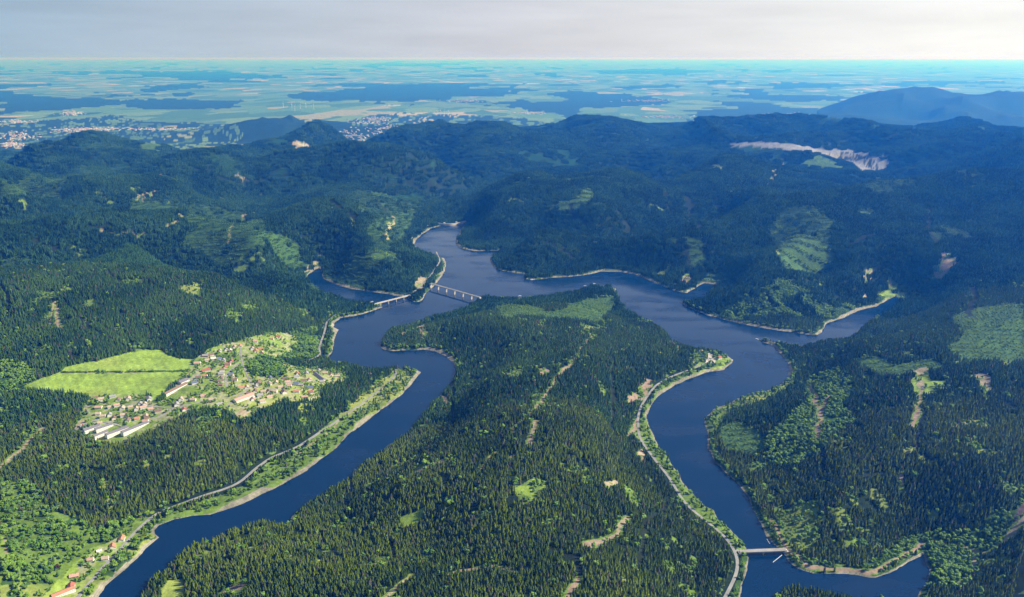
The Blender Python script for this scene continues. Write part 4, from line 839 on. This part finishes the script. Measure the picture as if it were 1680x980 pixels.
pontoon((1283,911), (1268,923), .6, 'thin white boom floating on the water below the near bridge'); pontoon((1258,885), (1263,893), .6, 'short white boom floating just above the near bridge'); pontoon((1240,556), (1252,559), 3, 'pale jetty at the tip of the eastern shore')
def pole(px, py, h, label):
    x, y = hit(px, py); m = MB().cone(0, 0, 0, h, .25, .12); m.box(-.1, 2.2, -.12, .12, h-.2, h); o = link('street_lamp', None, None, (x, y, gz(x, y))); tag(o, label, 'lamp'); link('post', m.mesh('post', M_metal), o); link('lamp_head', MB().box(1.6, 3, -.3, .3, h-.5, h-.21).mesh('lamp_head', M_metal), o)
pole(1213, 908, 10, 'thin pale lamp post at the left end of the near bridge')
TB = None
tbl = [(465,177),(479,178),(484,183),(493,179),(502,177),(515,180),(717,190),(723,190),(729,191),(736,191)]
tm = MB().cone(0,0,0,105,3.2,1.8,8).mesh('tower', M_metal); nc = MB().box(-7,5,-2.2,2.2,105,109.5).mesh('nacelle', M_metal); hbm = MB().cone(0,0,105,110,2.2,1.4,8).mesh('hub', M_metal)
blm = []
for k in range(3):
    a = 2.094*k + .3; m = MB().bar((0, -4, 107.2), (52*math.sin(a), -4, 107.2 + 52*math.cos(a)), 2.2, .7); blm.append(m.mesh('blade', M_metal))
for q, (px, py) in enumerate(tbl):
    x, y = UP(px, py, -150); o = link('wind_turbine', None, None, (x, y, gz(x, y)-2), random.uniform(-.6, .6)); i = q if q < 6 else q-6; n_ = 6 if q < 6 else 4
    tag(o, f'white wind turbine, {ORD[i] if i < n_-1 else "rightmost"} of the {"left" if q < 6 else "right"} wind farm on the plain', 'wind turbine', 'far wind turbines')
    link('tower', tm, o); nco = link('nacelle', nc, o)
    for b in blm: link('blade', b, o)
x, y = hit(94, 936); o = link('purple_tree', None, None, (x, y, gz(x, y))); o.scale = (17, 17, 14); tag(o, 'dark purple leaved tree beside the green meadow strip at lower left', 'tree')
link('crown', mesh_np('purple_crown', *broad(333, 7), [M_purple]), o); link('trunk', br_tr, o)

# hedge across the meadow
hp = [hit(104 + 199*i/58, 611.5 - 2*i/58) for i in range(59)]; V = []; Fq = []; h0 = hp[0]
for i, (x, y) in enumerate(hp):
    if i in (29, 30, 44): continue
    v, f = BR_V[i % 6]; b = len(V); s_ = random.uniform(5, 9); V += [(x-h0[0]+p[0]*s_*1.6+random.uniform(-2, 2), y-h0[1]+p[1]*s_, gz(x, y)+p[2]*s_-s_*.3) for p in v]; Fq += [tuple(b+k for k in t) for t in f]
tag(link('hedge', mesh_np('hedge', V, Fq, [M_broad]), None, (h0[0], h0[1], 0)), 'dark hedge line running straight across the big bright meadow', 'hedge')

# ------------------------------------------------------------------ towns on the plain (uncountable, far off)
def town(name, label, spots, n):
    V = []; Fq = []; fm = []
    for k in range(n):
        cx, cy, rx, ry = random.choice(spots); px = random.gauss(cx, rx*.5); py = random.gauss(cy, ry*.5); x, y = UP(px, py, -150)
        if y > 60000 or look_near(mount, np.array([x]), np.array([y]))[0] > .35: x, y = hit(px, py)
        z = gz(x, y) - 1; a = random.uniform(0, 3.14); big = random.random() < .1; L = random.uniform(9, 17)*(2.6 if big else 1); W = random.uniform(7, 11)*(2 if big else 1); h = random.uniform(6, 10); t = h + (1 if big else 5); ca_, sa = math.cos(a), math.sin(a); b = len(V)
        for (u_, v_, w_) in [(-L,-W,-8),(L,-W,-8),(L,W,-8),(-L,W,-8),(-L,-W,h),(L,-W,h),(L,W,h),(-L,W,h),(-L,0,t),(L,0,t)]: V.append((x+u_*ca_-v_*sa, y+u_*sa+v_*ca_, z+w_))
        Fq += [(b,b+1,b+5,b+4),(b+2,b+3,b+7,b+6),(b+1,b+2,b+6,b+9,b+5),(b+3,b,b+4,b+8,b+7),(b+4,b+5,b+9,b+8),(b+6,b+7,b+8,b+9)]; rm = 3 if big else random.choice([1,2,2,3]); fm += [0,0,0,0,rm,rm]
    tag(link(name, mesh_np(name, V, Fq, [mat('town_walls', (.42,.42,.42)), RM_['red'], RM_['brown'], mat('town_roofs', (.5,.5,.52))], fm)), label, kind='stuff')
town('distant_towns', 'far towns of small pale and red roofed houses on the plain', [(130,214,45,4),(130,214,45,4),(165,212,40,3),(30,224,30,7),(20,238,20,5),(118,186,22,4),(600,205,35,8),(640,222,40,7),(580,228,40,5),(620,196,30,4),(760,166,30,2.5),(1290,189,35,3),(1060,166,40,2),(250,214,60,3),(30,200,30,3),(1090,192,50,3),(870,186,25,2)], 1700)
